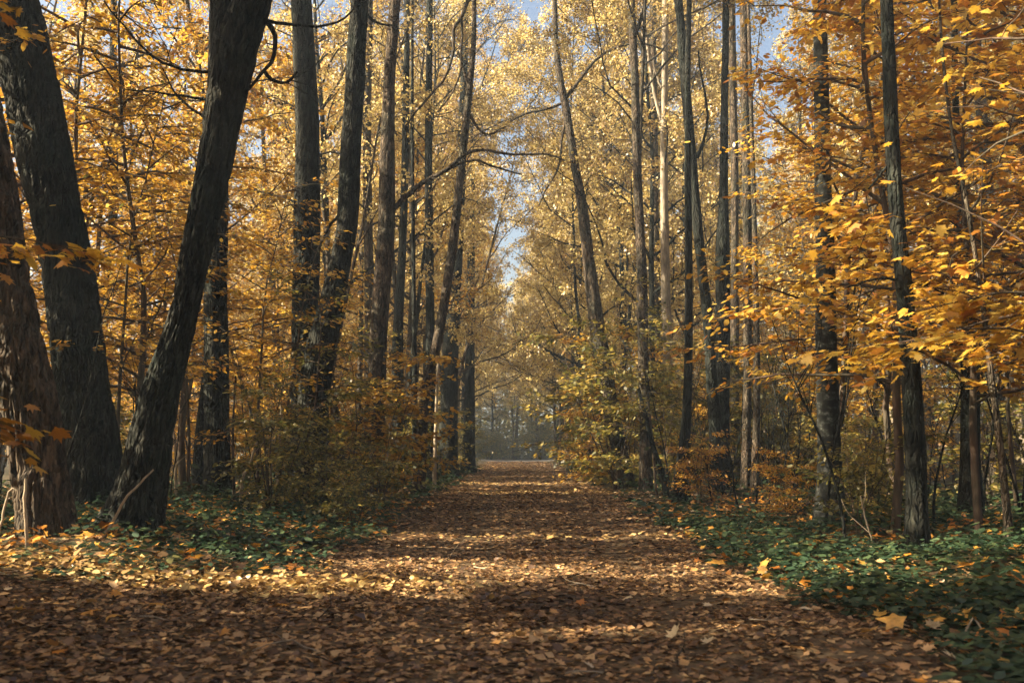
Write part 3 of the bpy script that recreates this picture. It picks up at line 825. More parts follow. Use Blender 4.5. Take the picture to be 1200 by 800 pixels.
named_tree('tree', 'slanting slim trunk leaning right beside the path on the left',
    [(490, 574, 15), (495, 500, 13), (500, 450, 12), (509, 415, 12), (519, 365, 11), (526, 320, 11), (533, 270, 11), (538, 220, 10), (543, 175, 9), (551, 95, 8), (555, 50, 6), (556, 0, 5)], 27, BROWNBARK, crown=8, ext=1, seed=19, sides=24,
    branches=[dict(pts=[(550, 100), (545, 88), (541, 74), (537, 62)], w=(4, 2), twigs=3), dict(pts=[(548, 130), (560, 150), (574, 158), (592, 148)], w=(4, 2), twigs=4)])
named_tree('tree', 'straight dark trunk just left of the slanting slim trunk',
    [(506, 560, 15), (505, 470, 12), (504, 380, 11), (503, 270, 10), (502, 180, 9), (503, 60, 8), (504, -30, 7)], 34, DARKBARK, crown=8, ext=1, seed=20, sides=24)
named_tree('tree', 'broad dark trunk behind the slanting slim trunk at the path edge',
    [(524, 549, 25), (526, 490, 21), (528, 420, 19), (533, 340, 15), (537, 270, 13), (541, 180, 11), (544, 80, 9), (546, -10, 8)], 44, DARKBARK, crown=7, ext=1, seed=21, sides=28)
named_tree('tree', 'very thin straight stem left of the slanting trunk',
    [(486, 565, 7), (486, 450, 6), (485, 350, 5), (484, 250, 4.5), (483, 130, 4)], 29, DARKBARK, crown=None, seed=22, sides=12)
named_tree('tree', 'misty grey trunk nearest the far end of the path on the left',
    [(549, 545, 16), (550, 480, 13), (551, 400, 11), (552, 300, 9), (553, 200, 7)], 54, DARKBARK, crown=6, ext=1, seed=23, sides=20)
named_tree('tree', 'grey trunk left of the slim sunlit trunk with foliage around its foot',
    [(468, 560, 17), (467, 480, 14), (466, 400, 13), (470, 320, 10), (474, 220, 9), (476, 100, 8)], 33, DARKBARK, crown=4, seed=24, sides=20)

named_tree('tree', 'leaning trunk right of the sky gap with a thin arched branch at its top',
    [(733, 572, 24), (726, 530, 19), (716, 480, 19), (704, 410, 20), (695, 350, 17), (688, 290, 14), (682, 240, 12), (673, 190, 10), (664, 130, 10), (660, 112, 9), (652, 60, 7), (650, 0, 6), (648, -40, 5)], 32, BROWNBARK, crown=8, ext=1, seed=31, sides=32, fiss=0.01,
    branches=[dict(pts=[(661, 118), (676, 98), (694, 75), (715, 59), (745, 51), (772, 56), (797, 70)], w=(4.5, 2.5), twigs=3),
              dict(pts=[(662, 120), (640, 128), (615, 134), (598, 142)], w=(4, 2), twigs=5),
              dict(pts=[(664, 135), (658, 165), (655, 195), (640, 222), (632, 240)], w=(3.5, 1.5), twigs=4)])
named_tree('tree', 'upright brown trunk between the leaning trunk and the bright pale trunk',
    [(757, 577, 17), (756, 500, 13), (754, 420, 12), (753, 340, 12), (750, 270, 11), (746, 180, 10), (744, 100, 10), (741, 30, 9), (738, -40, 8)], 28.5, BROWNBARK, crown=7, ext=1, seed=32, sides=32, fiss=0.01,
    branches=[dict(pts=[(742, 48), (752, 20), (760, -10)], w=(5, 3), twigs=2)])
named_tree('tree', 'bright pale straight trunk catching the sun right of the path',
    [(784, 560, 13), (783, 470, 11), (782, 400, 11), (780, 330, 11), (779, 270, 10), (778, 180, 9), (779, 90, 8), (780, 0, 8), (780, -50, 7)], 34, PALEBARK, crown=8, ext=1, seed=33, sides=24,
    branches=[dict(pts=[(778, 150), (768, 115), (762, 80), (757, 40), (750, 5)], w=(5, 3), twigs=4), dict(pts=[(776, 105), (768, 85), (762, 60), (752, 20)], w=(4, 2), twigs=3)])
named_tree('tree', 'reddish brown trunk partly hidden behind the bright pale trunk',
    [(770, 555, 14), (769, 450, 12), (768, 330, 11), (767, 230, 10), (766, 120, 8), (765, 0, 7)], 38, BROWNBARK, crown=1, seed=34, sides=20)
named_tree('tree', 'dark trunk bending left at the top, right of the bright pale trunk',
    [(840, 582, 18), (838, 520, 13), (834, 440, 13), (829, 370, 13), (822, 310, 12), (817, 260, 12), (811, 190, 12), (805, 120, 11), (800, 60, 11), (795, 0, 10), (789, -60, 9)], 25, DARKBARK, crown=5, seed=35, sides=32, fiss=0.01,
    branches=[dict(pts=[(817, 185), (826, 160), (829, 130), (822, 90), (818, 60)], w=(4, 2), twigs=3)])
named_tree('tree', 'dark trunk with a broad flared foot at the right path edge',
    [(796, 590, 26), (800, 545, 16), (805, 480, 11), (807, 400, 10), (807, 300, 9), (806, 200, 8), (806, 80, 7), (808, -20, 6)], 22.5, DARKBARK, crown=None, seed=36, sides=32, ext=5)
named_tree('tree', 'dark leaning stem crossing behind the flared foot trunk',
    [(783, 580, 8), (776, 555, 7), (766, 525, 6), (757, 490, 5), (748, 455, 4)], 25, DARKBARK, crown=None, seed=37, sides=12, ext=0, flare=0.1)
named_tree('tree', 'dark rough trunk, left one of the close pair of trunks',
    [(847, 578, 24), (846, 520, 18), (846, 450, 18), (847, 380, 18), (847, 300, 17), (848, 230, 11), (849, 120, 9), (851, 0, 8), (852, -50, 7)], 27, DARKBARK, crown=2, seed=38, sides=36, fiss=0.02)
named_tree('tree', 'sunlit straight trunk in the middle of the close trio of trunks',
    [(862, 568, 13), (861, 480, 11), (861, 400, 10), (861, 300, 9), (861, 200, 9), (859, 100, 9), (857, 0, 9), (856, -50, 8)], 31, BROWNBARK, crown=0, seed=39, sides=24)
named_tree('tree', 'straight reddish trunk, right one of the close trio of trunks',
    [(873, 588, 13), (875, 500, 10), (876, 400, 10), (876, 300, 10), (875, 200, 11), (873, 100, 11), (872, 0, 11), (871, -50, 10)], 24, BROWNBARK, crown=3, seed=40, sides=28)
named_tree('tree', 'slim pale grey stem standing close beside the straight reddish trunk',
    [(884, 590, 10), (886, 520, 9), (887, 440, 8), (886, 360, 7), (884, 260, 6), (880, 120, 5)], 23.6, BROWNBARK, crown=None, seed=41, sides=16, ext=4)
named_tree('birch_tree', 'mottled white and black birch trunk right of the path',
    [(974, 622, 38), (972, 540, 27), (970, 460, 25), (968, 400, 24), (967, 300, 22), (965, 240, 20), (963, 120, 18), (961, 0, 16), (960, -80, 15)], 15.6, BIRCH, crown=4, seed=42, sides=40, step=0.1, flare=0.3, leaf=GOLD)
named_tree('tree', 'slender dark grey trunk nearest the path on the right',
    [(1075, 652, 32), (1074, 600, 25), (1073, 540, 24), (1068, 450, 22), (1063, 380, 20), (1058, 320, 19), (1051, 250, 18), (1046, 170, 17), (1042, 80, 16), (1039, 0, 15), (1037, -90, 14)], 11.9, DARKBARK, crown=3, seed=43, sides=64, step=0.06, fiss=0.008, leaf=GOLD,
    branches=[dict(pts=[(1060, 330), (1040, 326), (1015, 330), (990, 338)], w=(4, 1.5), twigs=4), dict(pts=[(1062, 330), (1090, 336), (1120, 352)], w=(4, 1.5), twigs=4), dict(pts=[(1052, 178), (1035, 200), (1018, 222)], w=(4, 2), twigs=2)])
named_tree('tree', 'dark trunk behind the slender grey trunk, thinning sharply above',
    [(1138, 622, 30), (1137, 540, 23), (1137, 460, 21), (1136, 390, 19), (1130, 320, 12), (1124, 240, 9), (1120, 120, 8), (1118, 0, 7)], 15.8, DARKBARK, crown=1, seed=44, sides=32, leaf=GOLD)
named_tree('tree', 'thin leaning grey stem near the right edge of the photo',
    [(1184, 655, 10), (1179, 590, 9), (1172, 520, 8), (1163, 450, 7), (1152, 360, 6), (1135, 250, 5), (1115, 150, 4)], 11.8, BROWNBARK, crown=None, seed=45, sides=16, ext=2)

# ------------------------------------------------------------------ forest behind, on both sides
def far_from(x, y, pts, d):
    return all((x - a) ** 2 + (y - b) ** 2 > d * d for a, b in pts)

def no_shaft(x, y, m=0.2):
    y = y - x * SA / CA
    return not any(a - m < y < b + m for a, b, c, d in SHAFTS if c < 3 and b - a < 3)

def fill(n, xr, yr, d, rg, cond, seedpts):
    out = []
    tries = 0
    while len(out) < n and tries < 20000:
        tries += 1
        x = rg.uniform(*xr); y = rg.uniform(*yr)
        if cond(x, y) and far_from(x, y, seedpts, d) and far_from(x, y, out, d):
            out.append((x, y))
    return out

R2 = np.random.default_rng(21)
in_view = lambda x, y: abs(x) < 0.54 * y + 3
rows = [
    # tall trees (side, count, x range, y range, spacing)
    ('left', fill(44, (-21, -4.3), (24, 98), 3.7, R2, lambda x, y: in_view(x, y) and no_shaft(x, y, .3), taken)),
    ('right', fill(64, (4.6, 34), (20, 98), 3.6, R2, lambda x, y: in_view(x, y), taken)),
]
# crowns of trees at the path's edge, reaching over it
arch = [(-3.95, 34.7), (4.25, 31.5), (3.8, 38), (-4.0, 43.5), (3.7, 46.5), (-3.6, 52.5), (4.9, 35), (-4.2, 39.3), (4.6, 42), (-4.1, 48), (4.3, 50), (-3.9, 56), (4.1, 57), (3.9, 62), (-3.9, 69), (3.9, 70), (-3.8, 77), (3.8, 78), (-3.8, 86), (3.8, 86.5), (-6.5, 34), (-6.8, 44), (7.2, 40), (6.8, 54), (-6.5, 60), (6.6, 66), (-6.3, 82), (6.4, 80), (-4.6, 94), (4.8, 95), (-2.4, 118), (2.5, 121), (0.2, 128), (-5, 124), (5.5, 130), (4.4, 66), (-4.2, 65), (-4.0, 73), (4.1, 74), (4.2, 82), (-4.1, 81), (-4.2, 90), (4.2, 91)]
for k, (x, y) in enumerate(arch):
    place('tall_tree', TALL, 8 if k < 6 else (7, 6, 6, 7)[k % 4], x, y, R2.uniform(0, 6.28), 0.95, BROWNBARK if k % 2 else DARKBARK, PALE, *((f'{"brown" if k % 2 else "dark"}-barked autumn tree {"left" if x < 0 else "right"} of the {"far" if y > 62 else "middle"} path, its crown reaching out over it', 'tree', 'trees arching over the path') if y < 110 else
          ('tall misty tree beyond the far end of the path', 'tree', 'trees beyond the clearing')))
    taken.append((x, y))
for side, pts in rows:
    for x, y in pts:
        i = int(R2.integers(0, 6))
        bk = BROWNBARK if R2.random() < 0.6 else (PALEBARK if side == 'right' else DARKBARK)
        lf = PALE if R2.random() < (0.7 if side == 'right' or y > 55 else 0.25) else GOLD
        wd = 'near' if y < 40 else 'middle' if y < 68 else 'far'
        bw = {'brown_bark': 'brown', 'pale_bark': 'pale', 'dark_bark': 'dark'}[bk.name]
        place('tall_tree', TALL, i, x, y, R2.uniform(0, 6.28), R2.uniform(0.85, 1.08), bk, lf,
              f'tall {bw}-barked tree with {"pale gold" if lf is PALE else "deep golden"} leaves in the {wd} forest {side} of the path', 'tree', f'tall trees of the forest {side} of the path')
far_pts = fill(64, (-48, 48), (112, 165), 4.6, R2, lambda x, y: abs(x) < 0.2 * y + 12, [])
for x, y in far_pts:
    place('tall_tree', TALL, int(R2.integers(0, 6)), x, y, R2.uniform(0, 6.28), R2.uniform(0.8, 1.1), BROWNBARK, PALE, 'tall misty tree beyond the far end of the path', 'tree', 'trees beyond the clearing')
for x, y in fill(16, (-34, -16), (101, 138), 3.6, R2, lambda x, y: True, []) + fill(10, (-24, -15), (100, 112), 2.4, R2, lambda x, y: True, []):
    place('tall_tree', TALL, int(R2.choice([0, 5, 6, 7])), x, y, R2.uniform(0, 6.28), 1.0, BROWNBARK, GOLD, 'tall tree left of the pale road beyond the path', 'tree', 'trees beyond the clearing')
# trees left of the frame whose crowns shade the path
for x, y in fill(9, (-20, -7.5), (1, 24), 3.2, R2, lambda x, y: not in_view(x, y) and no_shaft(x, y, .5), taken):
    place('tall_tree', TALL, int(R2.integers(0, 6)), x, y, R2.uniform(0, 6.28), 1.0, BROWNBARK, GOLD, 'tall autumn tree in the forest left of the path', 'tree', 'tall trees of the forest left of the path')
for x, y in fill(5, (6, 16), (-6, 9), 4.5, R2, lambda x, y: not in_view(x, y), []):
    place('tall_tree', TALL, int(R2.integers(0, 6)), x, y, R2.uniform(0, 6.28), 1.0, BROWNBARK, GOLD, 'tall autumn tree in the forest right of the path', 'tree', 'tall trees of the forest right of the path')

# the forest goes on behind the place where the photographer stands
for x, y in fill(26, (-22, 22), (-26, -2.5), 3.4, R2, lambda x, y: abs(x) > 3.2, []):
    place('tall_tree', TALL, int(R2.choice([0, 5, 6, 7])), x, y, R2.uniform(0, 6.28), 1.0, BROWNBARK, GOLD, 'tall autumn tree in the forest behind the viewpoint', 'tree', 'tall trees behind the viewpoint')
for x, y in fill(40, (-22, 22), (-26, -2), 2.4, R2, lambda x, y: abs(x) > 3.4 and y < -1.5 - 0.1 * abs(x), []):
    place('young_maple', YOUNG, int(R2.choice([1, 2, 3])), x, y, R2.uniform(0, 6.28), 1.0, TWIG, GOLD, 'young golden maple in the forest behind the viewpoint', 'tree', 'young maples behind the viewpoint')

# the far-off wood that closes the view: nobody could count its trees
fw = np.random.default_rng(77)
n = 46000
fx = fw.uniform(-75, 75, n); fy = fw.uniform(128, 160, n)
top = 9.5 + 4 * np.sin(fx * 0.35) + 3 * np.sin(fx * 0.93 + 1) + 2 * np.sin(fy * .8)
fz = fw.uniform(0.02, 1, n) ** 1.1 * top
cl = np.sin(fx * 1.1 + fz * .8) * np.sin(fz * 1.0 + fy * .7) > -0.55
fP = np.column_stack([fx, fy, hgt(fx, fy) + fz])[cl]
fL = rand_leaves(fP, fw.normal(0, 1, fP.shape), fw, 0.55, 0.0)
tag(link('far_wood', fL.mesh('far_wood', L_QUAD), mat=OLIVE), 'misty autumn wood closing the view beyond the path', kind='stuff')

# slender poles
for x, y in fill(36, (4.2, 24), (22, 75), 1.8, R2, in_view, taken):
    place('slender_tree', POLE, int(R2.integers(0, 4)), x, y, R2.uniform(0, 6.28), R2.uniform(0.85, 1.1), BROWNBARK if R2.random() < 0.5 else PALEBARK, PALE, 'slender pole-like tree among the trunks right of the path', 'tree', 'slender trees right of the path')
for x, y in fill(22, (-22, -4.5), (22, 75), 2.2, R2, lambda x, y: in_view(x, y) and no_shaft(x, y, .1), taken):
    place('slender_tree', POLE, int(R2.integers(0, 4)), x, y, R2.uniform(0, 6.28), R2.uniform(0.85, 1.1), BROWNBARK, PALE, 'slender pole-like tree among the trunks left of the path', 'tree', 'slender trees left of the path')

# young maples: the golden understorey
def maples(pts, label, group, kinds, leaf, tpl=L_MAPLE):
    for x, y in pts:
        i = int(R2.choice(kinds))
        lab = label
        if 'path' in label and 'beyond' not in label:
            lab = label.replace('young maple', ('slender' if YOUNG[i]['H'] > 9 else 'short') + ' young maple') + (', close to it' if abs(x) < 9 else ', deeper in')
        place('young_maple', YOUNG, i, x, y, R2.uniform(0, 6.28), R2.uniform(0.85, 1.2), TWIG, leaf, lab, 'tree', group, (tpl if y < 13.5 else L_OVAL if y < 22 else L_QUAD) if abs(x) < 0.54 * y + 2 else L_QUAD)
maples(fill(52, (-19, -5.6), (17.5, 60), 1.9, R2, lambda x, y: in_view(x, y) and no_shaft(x, y, .1), taken), 'young maple with golden leaves in the understorey left of the path', 'young maples left of the path', [1, 2, 2, 3, 3], GOLD)
maples(fill(34, (-17, -5.9), (1, 20), 1.35, R2, lambda x, y: not in_view(x - 0.5, y) and no_shaft(x, y), taken), 'young maple with golden leaves in the understorey left of the path', 'young maples left of the path', [1, 2, 3, 3], GOLD)
maples(fill(34, (5.5, 24), (17, 55), 2.2, R2, in_view, taken), 'young maple with golden leaves in the understorey right of the path', 'young maples right of the path', [2, 3, 5, 5, 6, 6], GOLD)
maples(fill(10, (5.2, 12), (11, 19), 1.6, R2, in_view, taken), 'young maple with orange leaves behind the right verge', 'young orange maples behind the right verge', [2, 3, 9], ORANGE)
maples(fill(44, (-13, 13), (44, 98), 2.3, R2, lambda x, y: abs(x) > 3.6, taken), 'low maple overhanging the far stretch of the path', 'maples along the far path', [0, 1, 1, 2], PALE)
maples(fill(70, (-30, 30), (110.5, 150), 2.4, R2, lambda x, y: True, []), 'young misty maple beyond the far end of the path', 'young maples beyond the clearing', [1, 2, 2, 3], OLIVE)
for x, y in fill(34, (-13, 13), (110.5, 121), 1.0, R2, lambda x, y: True, []):
    place('shrub', BUSH, int(R2.choice([1, 3, 3])), x, y, R2.uniform(0, 6.28), R2.uniform(0.8, 1.6), TWIG, OLIVE, 'misty green shrub beyond the pale road at the end of the path', 'shrub', 'shrubs beyond the clearing', L_QUAD, crown='foliage', trunk='stems')

maples(fill(46, (-34, -21), (14, 75), 2.6, R2, in_view, []), 'young maple at the back of the forest left of the path', 'young maples at the back of the left forest', [0, 1, 1], GOLD, L_QUAD)
maples(fill(20, (-30, -17), (-4, 16), 2.8, R2, lambda x, y: no_shaft(x, y), []), 'young maple at the back of the forest left of the path', 'young maples at the back of the left forest', [0, 1, 1], GOLD, L_QUAD)
maples(fill(40, (24, 38), (18, 80), 3.0, R2, in_view, []), 'young maple at the back of the forest right of the path', 'young maples at the back of the right forest', [1, 1, 2], GOLD, L_QUAD)

for lab, i, px, py, sc, lf in [('olive-leaved young maple in front of the straight dark trunk and the curved trunk', 7, 346, 598, 0.95, OLIVE),
                               ('yellow-green young maple between the curved trunk and the slim sunlit trunk', 7, 408, 590, 0.85, OLIVE),
                               ('young maple with gold leaves just left of the straight dark trunk', 8, 322, 592, 0.95, GOLD),
                               ('golden young maple filling the gap between the stout leaning trunk and the straight trunk', 5, 222, 585, 0.9, GOLD),
                               ('golden young maple just right of the half hidden straight trunk', 5, 300, 582, 0.95, GOLD),
                               ('deep golden young maple behind the curved trunk, leaves at mid height', 5, 392, 572, 1.0, GOLD),
                               ('golden young maple between the thick trunk and the stout leaning trunk', 5, 135, 592, 1.0, GOLD),
                               ('thin olive young maple right of the slim sunlit trunk', 8, 462, 572, 0.9, OLIVE),
                               ('yellow-green young maple hanging over the right path edge by the upright brown trunk', 8, 770, 580, 1.0, OLIVE),
                               ('young maple with olive-gold leaves below the leaning trunk on the right', 8, 722, 566, 1.0, OLIVE)]:
    p = ground_at(px, py)
    place('young_maple', YOUNG, i, p[0], p[1], R2.uniform(0, 6.28), sc, TWIG, lf, lab, 'tree', None, L_OVAL)

# shrubs
def shrub(name, label, i, px, py, sc, leaf, tpl=L_OVAL, group=None, y=None):
    p = ground_at(px, py) if y is None else at(px, py, y)
    return place(name, BUSH, i, p[0], p[1], R2.uniform(0, 6.28), sc, TWIG, leaf, label, 'shrub', group, tpl, crown='foliage', trunk='stems', sink=0.02)
shrub('shrub', 'dense olive shrub at the foot of the dark curved trunk', 3, 362, 596, 0.7, OLIVE)
shrub('shrub', 'sunlit yellow-green shrub in front of the olive shrub', 1, 392, 612, 0.65, OLIVE)
shrub('shrub', 'low leafy bush left of the path edge, right of the yellow-green shrub', 0, 446, 600, 0.95, OLIVE)
shrub('shrub', 'small olive shrub among the ground cover left of the path', 2, 415, 622, 0.7, OLIVE)
shrub('shrub', 'dark shrub between the straight dark trunk and the curved trunk', 1, 318, 602, 0.8, OLIVE)
shrub('shrub', 'tall green-brown shrub at the far left verge below the slanting trunk', 3, 474, 572, 0.7, OLIVE)
shrub('shrub', 'rounded shrub below the misty grey trunk on the left', 1, 512, 556, 1.0, OLIVE)
shrub('shrub', 'large yellow-green shrub overhanging the path below the leaning trunk on the right', 3, 722, 574, 1.5, OLIVE)
shrub('shrub', 'sunlit shrub at the right path edge in front of the leaning trunk', 1, 704, 568, 1.3, GOLD)
shrub('shrub', 'olive shrub between the upright brown trunk and the flared trunk foot', 3, 778, 574, 1.35, OLIVE)
shrub('shrub', 'orange-leaved shrub right of the flared trunk foot', 1, 820, 590, 0.6, ORANGE)
shrub('shrub', 'misty olive bush at the foot of the trunk nearest the far end on the left', 3, 545, 546, 1.0, OLIVE)
shrub('shrub', 'tall golden shrub behind the large yellow-green shrub on the right', 3, 742, 566, 1.5, GOLD)
shrub('shrub', 'olive-gold shrub leaning from the right towards the misty end of the path', 3, 690, 558, 1.3, OLIVE)
shrub('shrub', 'thin orange shrub in front of the birch trunk', 1, 925, 606, 0.45, ORANGE)
shrub('shrub', 'low shrub at the foot of the birch, on its right', 0, 1005, 622, 0.8, OLIVE)
shrub('shrub', 'leafy dark shrub between the birch and the slender grey trunk', 3, 1030, 610, 0.45, OLIVE)
for x, y in fill(26, (-11, -3.0), (20, 60), 1.6, R2, lambda x, y: in_view(x, y) and no_shaft(x, y, 0.5), taken) + fill(26, (3.9, 13), (20, 60), 1.6, R2, in_view, taken):
    s = 'left' if x < 0 else 'right'
    place('shrub', BUSH, int(R2.choice([0, 1, 3])), x, y, R2.uniform(0, 6.28), R2.uniform(0.8, 1.3), TWIG, OLIVE if R2.random() < 0.6 else GOLD, f'bushy undergrowth shrub along the {s} side of the path', 'shrub', f'undergrowth shrubs {s} of the path', L_QUAD, crown='foliage', trunk='stems')

# thin bare saplings in the dark undergrowth
def sapling_mesh(seed, H):
    rg = np.random.default_rng(seed); W = Wood()
    tr = line((0, 0, 0), (rg.normal(0, .12), rg.normal(0, .12), 1), H, 9, 0.07, 0.01, rg)
    W.tube(tr, np.linspace(0.02, 0.005, 10), 5)
    for k in range(11):
        q, e = along(tr, rg.uniform(0.2, 0.98))
        lb = line(q, twist(e, rg.uniform(0.4, 1.0), rg, 0.2), rg.uniform(0.3, 1.1), 4, 0.18, 0.05, rg)
        W.tube(lb, np.linspace(0.007, 0.003, 5), 4)
    return W.mesh('sapling')
SAPS = [sapling_mesh(500 + i, h) for i, h in enumerate([2.6, 3.4, 4.2, 2.0])]
for m in SAPS: m.materials.append(DARKBARK)
for x, y in fill(42, (-12, -4.4), (13.5, 34), 0.5, R2, in_view, taken) + fill(78, (4.0, 14), (12.5, 34), 0.45, R2, in_view, taken):
    s = 'left' if x < 0 else 'right'
    o = link('sapling', SAPS[int(R2.integers(0, 4))])
    o.location = (x, y, float(hgt(x, y)) - 0.03); o.rotation_euler = (0, 0, R2.uniform(0, 6.28)); k = R2.uniform(0.8, 1.3); o.scale = (k, k, k)
    tag(o, f'thin bare sapling in the undergrowth {s} of the path', 'sapling', f'bare saplings {s} of the path')

# ------------------------------------------------------------------ near maples with leaves one can pick apart
LEAF_MESHES = []
for i in range(6):
    V, T = fan(maple_outline(True), curl=[0.25, 0.5, 0.1, 0.7, 0.35, -0.2][i])
    me = mesh_np('leaf', V, T, attr=np.full(len(V), [0.2, 0.35, 0.5, 0.65, 0.8, 0.92][i]))
    me.materials.append(ORANGE)
    LEAF_MESHES.append(me)
CAM = np.array([0, 0, EYE])

def near_maple(label, x, y, lib, rz, sc, nleaf, leafmat=ORANGE, carve_it=True, clear=None):
    z = float(hgt(x, y)) - 0.05
    t = empty('maple_tree', (x, y, z), rz, sc)
    tag(t, label, 'tree')
    M = Matrix.Translation((x, y, z)) @ Matrix.Rotation(rz, 4, 'Z') @ Matrix.Scale(sc, 4)
    me = lib['trunk'].carved(M).mesh('trunk'); link('trunk', me, t, TWIG)
    LV = lib['leaves']
    W = LV.P @ np.array(M.to_3x3()).T + np.array(M.translation)
    d = np.linalg.norm(W - CAM, axis=1)
    keep = d > 3.2
    if carve_it: keep &= carve(LV, M, rng)
    if clear is not None: keep &= ~clear(W)
    LV = LV.sub(keep); W = W[keep]; d = d[keep]
    sx = W[:, 0] / W[:, 1]; sy = (W[:, 2] - EYE) / W[:, 1]
    seen = (np.abs(sx) < 0.5) & (sy < 0.44) & (sy > -0.2) & (W[:, 1] > 1)
    order = np.argsort(np.where(seen, d, 1e6))
    pick = order[:min(nleaf, int(seen.sum()))]
    for k in pick:
        o = link('leaf', LEAF_MESHES[min(5, int(LV.V[k] * 6))], t)
        R = LV.R[k] * LV.S[k]
        o.matrix_local = Matrix([[*R[0], LV.P[k][0]], [*R[1], LV.P[k][1]], [*R[2], LV.P[k][2]], [0, 0, 0, 1]])
    rest = np.ones(len(LV.P), bool); rest[pick] = False
    c = link('crown', LV.sub(rest).mesh('crown', L_MAPLE_F if y < 9 else L_MAPLE if y < 14 else L_OVAL), t, leafmat)
    c['kind'] = 'stuff'
    return t

near_maple('nearest orange maple reaching in from the right edge with large level leaf sprays', 5.75, 8.4, layer_tree(600, H=7.0, start=2.1, spread=3.0, r0=0.05, nl=32, size=0.125, dens=1.35), 0.4, 1.0, 300)
near_maple('orange maple behind the slender grey trunk with leaves hanging over the right verge', 6.1, 13.2, layer_tree(601, H=9.0, start=2.1, spread=3.2, r0=0.06, nl=38, size=0.125, dens=1.4), 1.9, 1.0, 300)
near_maple('golden orange maple left of the birch trunk with sprays towards the path', 5.2, 16.8, layer_tree(602, H=10.5, start=3.0, spread=3.2, r0=0.07, nl=40, size=0.14, dens=1.6), 4.0, 1.0, 200)
near_maple('tall orange maple between the birch and the right edge of the photo', 6.6, 10.6, layer_tree(604, H=9.0, start=2.0, spread=3.0, r0=0.055, nl=38, size=0.14, dens=1.6), 3.0, 1.0, 260)
near_maple('orange maple hanging over the thick sunlit trunk at the left edge', -5.3, 7.7, layer_tree(603, H=6.2, start=1.5, spread=1.9, r0=0.04, nl=22, size=0.14, dens=1.2), 5.2, 1.0, 260)

# ------------------------------------------------------------------ fallen leaves and sticks
FL = []
for i in range(4):
    V, T = fan(maple_outline(True), curl=[0.5, 0.2, 0.9, -0.5][i])
    for mat in (FALLEN_ORANGE, FALLEN_PALE, LITTER):
        me = mesh_np('fallen_leaf', V - np.array([0, .45, 0]), T, attr=np.full(len(V), [0.3, 0.55, 0.75, 0.9][i]))
        me.materials.append(mat); FL.append(me)
def fallen(px, py, size, label, mat, group=None, seed=0):
    rg = np.random.default_rng(seed)
    p = ground_at(px, py)
    o = link('fallen_leaf', FL[int(rg.integers(0, 4)) * 3 + mat])
    o.location = (p[0], p[1], p[2] + 0.05 + 0.02 * rg.random())
    o.rotation_euler = (rg.normal(0, .22) + 0.25, rg.normal(0, .22), rg.uniform(0, 6.28))
    s = size * rg.uniform(0.9, 1.1); o.scale = (s, s, s)
    return tag(o, label, 'leaf', group)
for k, (px, py, s, lab, m) in enumerate([
    (105, 722, 0.17, 'bright orange maple leaf lying in the dark litter at lower left', 0),
    (131, 731, 0.14, 'rusty orange maple leaf just right of the bright orange one at lower left', 0),
    (137, 702, 0.13, 'orange maple leaf above the pair at lower left, nearer the sunlit strip', 0),
    (51, 680, 0.15, 'orange leaf standing up just below the sunlit strip at far left', 0),
    (15, 725, 0.16, 'tan leaf at the left edge of the photo in the litter', 0),
    (183, 715, 0.13, 'brown-orange leaf midway between the left edge and the path', 0),
    (262, 747, 0.10, 'small orange leaf at lower left of the path', 0),
    (70, 772, 0.10, 'small orange leaf near the lower left corner', 0),
    (108, 632, 0.16, 'large orange leaf at the foot of the stout leaning trunk', 0),
    (140, 628, 0.15, 'rusty leaf beside the pale bent stick', 0),
    (130, 655, 0.14, 'golden leaf in the sunlit strip below the leaning trunk', 0),
    (975, 711, 0.16, 'large pale yellow leaf on the path at its right edge', 1),
    (995, 708, 0.13, 'smaller pale yellow leaf touching the large pale one', 1),
    (1030, 715, 0.15, 'orange leaf right of the two pale yellow leaves', 0),
    (1188, 731, 0.17, 'bright orange leaf on the verge at the right edge of the photo', 0),
    (1095, 740, 0.13, 'yellow leaf standing in the green cover at lower right', 1),
    (1120, 722, 0.12, 'tan leaf among green plants at lower right', 1),
    (1020, 750, 0.12, 'orange-brown leaf on the path at lower right', 0),
    (1116, 780, 0.13, 'pale grey-brown leaf below the green cover at lower right', 1),
    (580, 597, 0.22, 'white scrap-like pale leaf far down the middle of the path', 1),
    (735, 706, 0.10, 'yellow leaf in the dark wet patch of the path, right one', 1),
    (680, 712, 0.10, 'orange leaf in the dark wet patch of the path, left one', 0),
    (830, 760, 0.12, 'tan leaf on the near path just right of centre', 1),
    (790, 752, 0.12, 'broad pale leaf on the near path below the wet patch', 1),
    (330, 715, 0.11, 'orange leaf below the sunlit strip at the left of the path', 0)]):
    fallen(px, py, s, lab, m, seed=900 + k)
for k in range(210):
    py = R2.uniform(655, 798); px = R2.uniform(0, 1100)
    fallen(px, py, R2.uniform(0.06, 0.09), 'brown fallen leaf lying in the litter of the near path', 2, 'brown leaves on the near path', seed=1000 + k)
for k in range(60):
    py = R2.uniform(635, 775); px = R2.uniform(900, 1195)
    if px < 900 + (py - 640) * 1.3: continue
    fallen(px, py, R2.uniform(0.1, 0.14), 'orange leaf caught on the green plants of the right verge', 0, 'orange leaves on the right verge', seed=1300 + k)

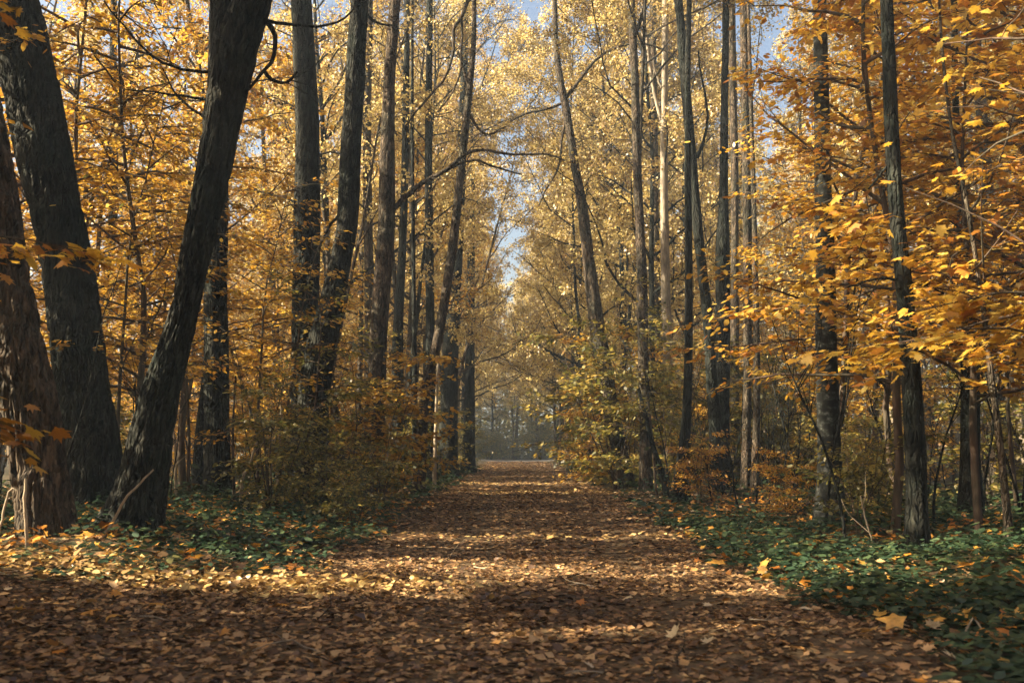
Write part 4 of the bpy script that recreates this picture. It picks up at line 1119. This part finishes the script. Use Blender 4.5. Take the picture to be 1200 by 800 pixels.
def stick(name, label, pts, w, y, mat=DEADWOOD, forks=0, seed=0, dy=0.0, cat='stick'):
    P = np.array([at(px, py, y + dy * i) for i, (px, py) in enumerate(pts)])
    b = P[0].copy(); b[2] = float(hgt(b[0], b[1]))
    P[0][2] = min(P[0][2], b[2] + 0.02)
    rad = np.linspace(w[0], w[1], len(pts)) * 0.5 * y / F
    S = spline(np.column_stack([P - b, rad]), 0.06)
    rg = np.random.default_rng(seed); W = Wood()
    W.tube(S[:, :3] + rg.normal(0, .003, (len(S), 3)), S[:, 3], 7)
    for k in range(forks):
        q, e = along(S[:, :3], rg.uniform(0.35, 0.9))
        tg = line(q, twist(e, rg.uniform(0.4, 0.8), rg, .2), rg.uniform(0.25, 0.7), 4, 0.15, 0.05, rg)
        W.tube(tg, np.linspace(rad[-1] * 0.8, 0.003, 5), 5)
    o = link(name, W.mesh(name), None, mat); o.location = b
    return tag(o, label, cat)
stick('stick', 'pale bent stick leaning on the foot of the stout leaning trunk', [(119, 630), (132, 612), (146, 586), (164, 566), (180, 550)], (4, 2), 11.7, seed=1)
stick('stick', 'pale upright stick in front of the leftmost trunk', [(32, 652), (31, 620), (29, 590), (30, 560)], (4.5, 3), 10.3, seed=2)
stick('stick', 'pale twig poking in at the left edge beside the trunk', [(0, 579), (10, 577), (20, 574)], (3, 2), 11.0, seed=3)
stick('dead_sapling', 'pale bent dead sapling right of the straight dark trunk', [(282, 590), (284, 562), (292, 545), (302, 515), (312, 490), (320, 474)], (4, 2), 18, forks=4, seed=4, cat='sapling')
stick('dead_sapling', 'thin upright dead sapling left of the bent one', [(275, 600), (274, 560), (273, 520), (274, 480), (276, 440)], (4, 2), 17.5, BROWNBARK, forks=6, seed=5, cat='sapling')
stick('dead_sapling', 'pale sunlit stem left of the straight dark trunk', [(207, 555), (206, 530), (203, 505), (201, 490)], (4, 3), 20, forks=1, seed=6, cat='sapling')
stick('dead_sapling', 'pale sunlit stem behind the shrubs left of the curved trunk', [(325, 560), (326, 530), (329, 500), (330, 470)], (4, 3), 22, forks=2, seed=7, cat='sapling')
stick('dead_sapling', 'second pale stem just left of the sunlit stem behind the shrubs', [(318, 560), (318, 535), (319, 500)], (3, 2), 22.5, forks=1, seed=8, cat='sapling')
stick('dead_sapling', 'whitish birch sapling at the path edge below the slanting trunk', [(509, 552), (510, 525), (511, 495), (512, 460), (514, 420)], (5, 3), 30, forks=2, seed=9, cat='sapling')
stick('stick', 'pale dry stalk lying across the green cover at lower right', [(1128, 715), (1140, 724), (1150, 735)], (2.5, 2), 6.9, seed=10)
stick('fallen_log', 'dark fallen branch lying behind the birch on the right', [(920, 592), (950, 587), (985, 583), (1015, 580)], (9, 6), 19, BROWNBARK, forks=2, seed=11, cat='log')
stick('dead_sapling', 'pale leaning twig in the undergrowth left of the slender grey trunk', [(1030, 660), (1024, 640), (1015, 610), (1008, 580)], (2.5, 1.5), 12.5, forks=2, seed=12, cat='sapling')

for k in range(26):
    x = R2.uniform(-3.5, 3.0); y = R2.uniform(5.2, 13)
    rg = np.random.default_rng(1500 + k); W = Wood(); L = R2.uniform(0.15, 0.5)
    tw = line((0, 0, 0.035), (rg.normal(), rg.normal(), 0.02), L, 5, 0.18, 0.0, rg)
    W.tube(tw, np.linspace(0.006, 0.003, 6), 5)
    q, e = along(tw, 0.5); W.tube(line(q, twist(e, 0.7, rg), L * 0.4, 3, 0.15, 0.0, rg), np.array([.004, .003, .003, .002]), 4)
    o = link('twig', W.mesh('twig'), None, DEADWOOD if k % 3 == 0 else BROWNBARK)
    o.location = (x, y, float(hgt(x, y)) + 0.02)
    tag(o, 'small dry twig lying in the leaf litter of the path', 'twig', 'twigs on the near path')

# ------------------------------------------------------------------ the air
hm = bpy.data.materials.new('haze'); hm.use_nodes = True
hm.node_tree.nodes.clear()
ho = hm.node_tree.nodes.new('ShaderNodeOutputMaterial')
pv = hm.node_tree.nodes.new('ShaderNodeVolumePrincipled')
pv.inputs['Color'].default_value = (0.72, 0.87, 1.0, 1)
pv.inputs['Density'].default_value = 0.0015
pv.inputs['Anisotropy'].default_value = 0.1
hm.node_tree.links.new(pv.outputs[0], ho.inputs['Volume'])
x0, x1, y0, y1, z0, z1 = -300, 300, -160, 430, -1.4, 34
HV = [(x, y, z) for z in (z0, z1) for y in (y0, y1) for x in (x0, x1)]
HF = [(0, 2, 3, 1), (4, 5, 7, 6), (0, 1, 5, 4), (2, 6, 7, 3), (0, 4, 6, 2), (1, 3, 7, 5)]
hme = bpy.data.meshes.new('haze'); hme.from_pydata(HV, [], HF); hme.materials.append(hm)
tag(link('haze', hme), 'thin mist filling the forest air', kind='stuff')
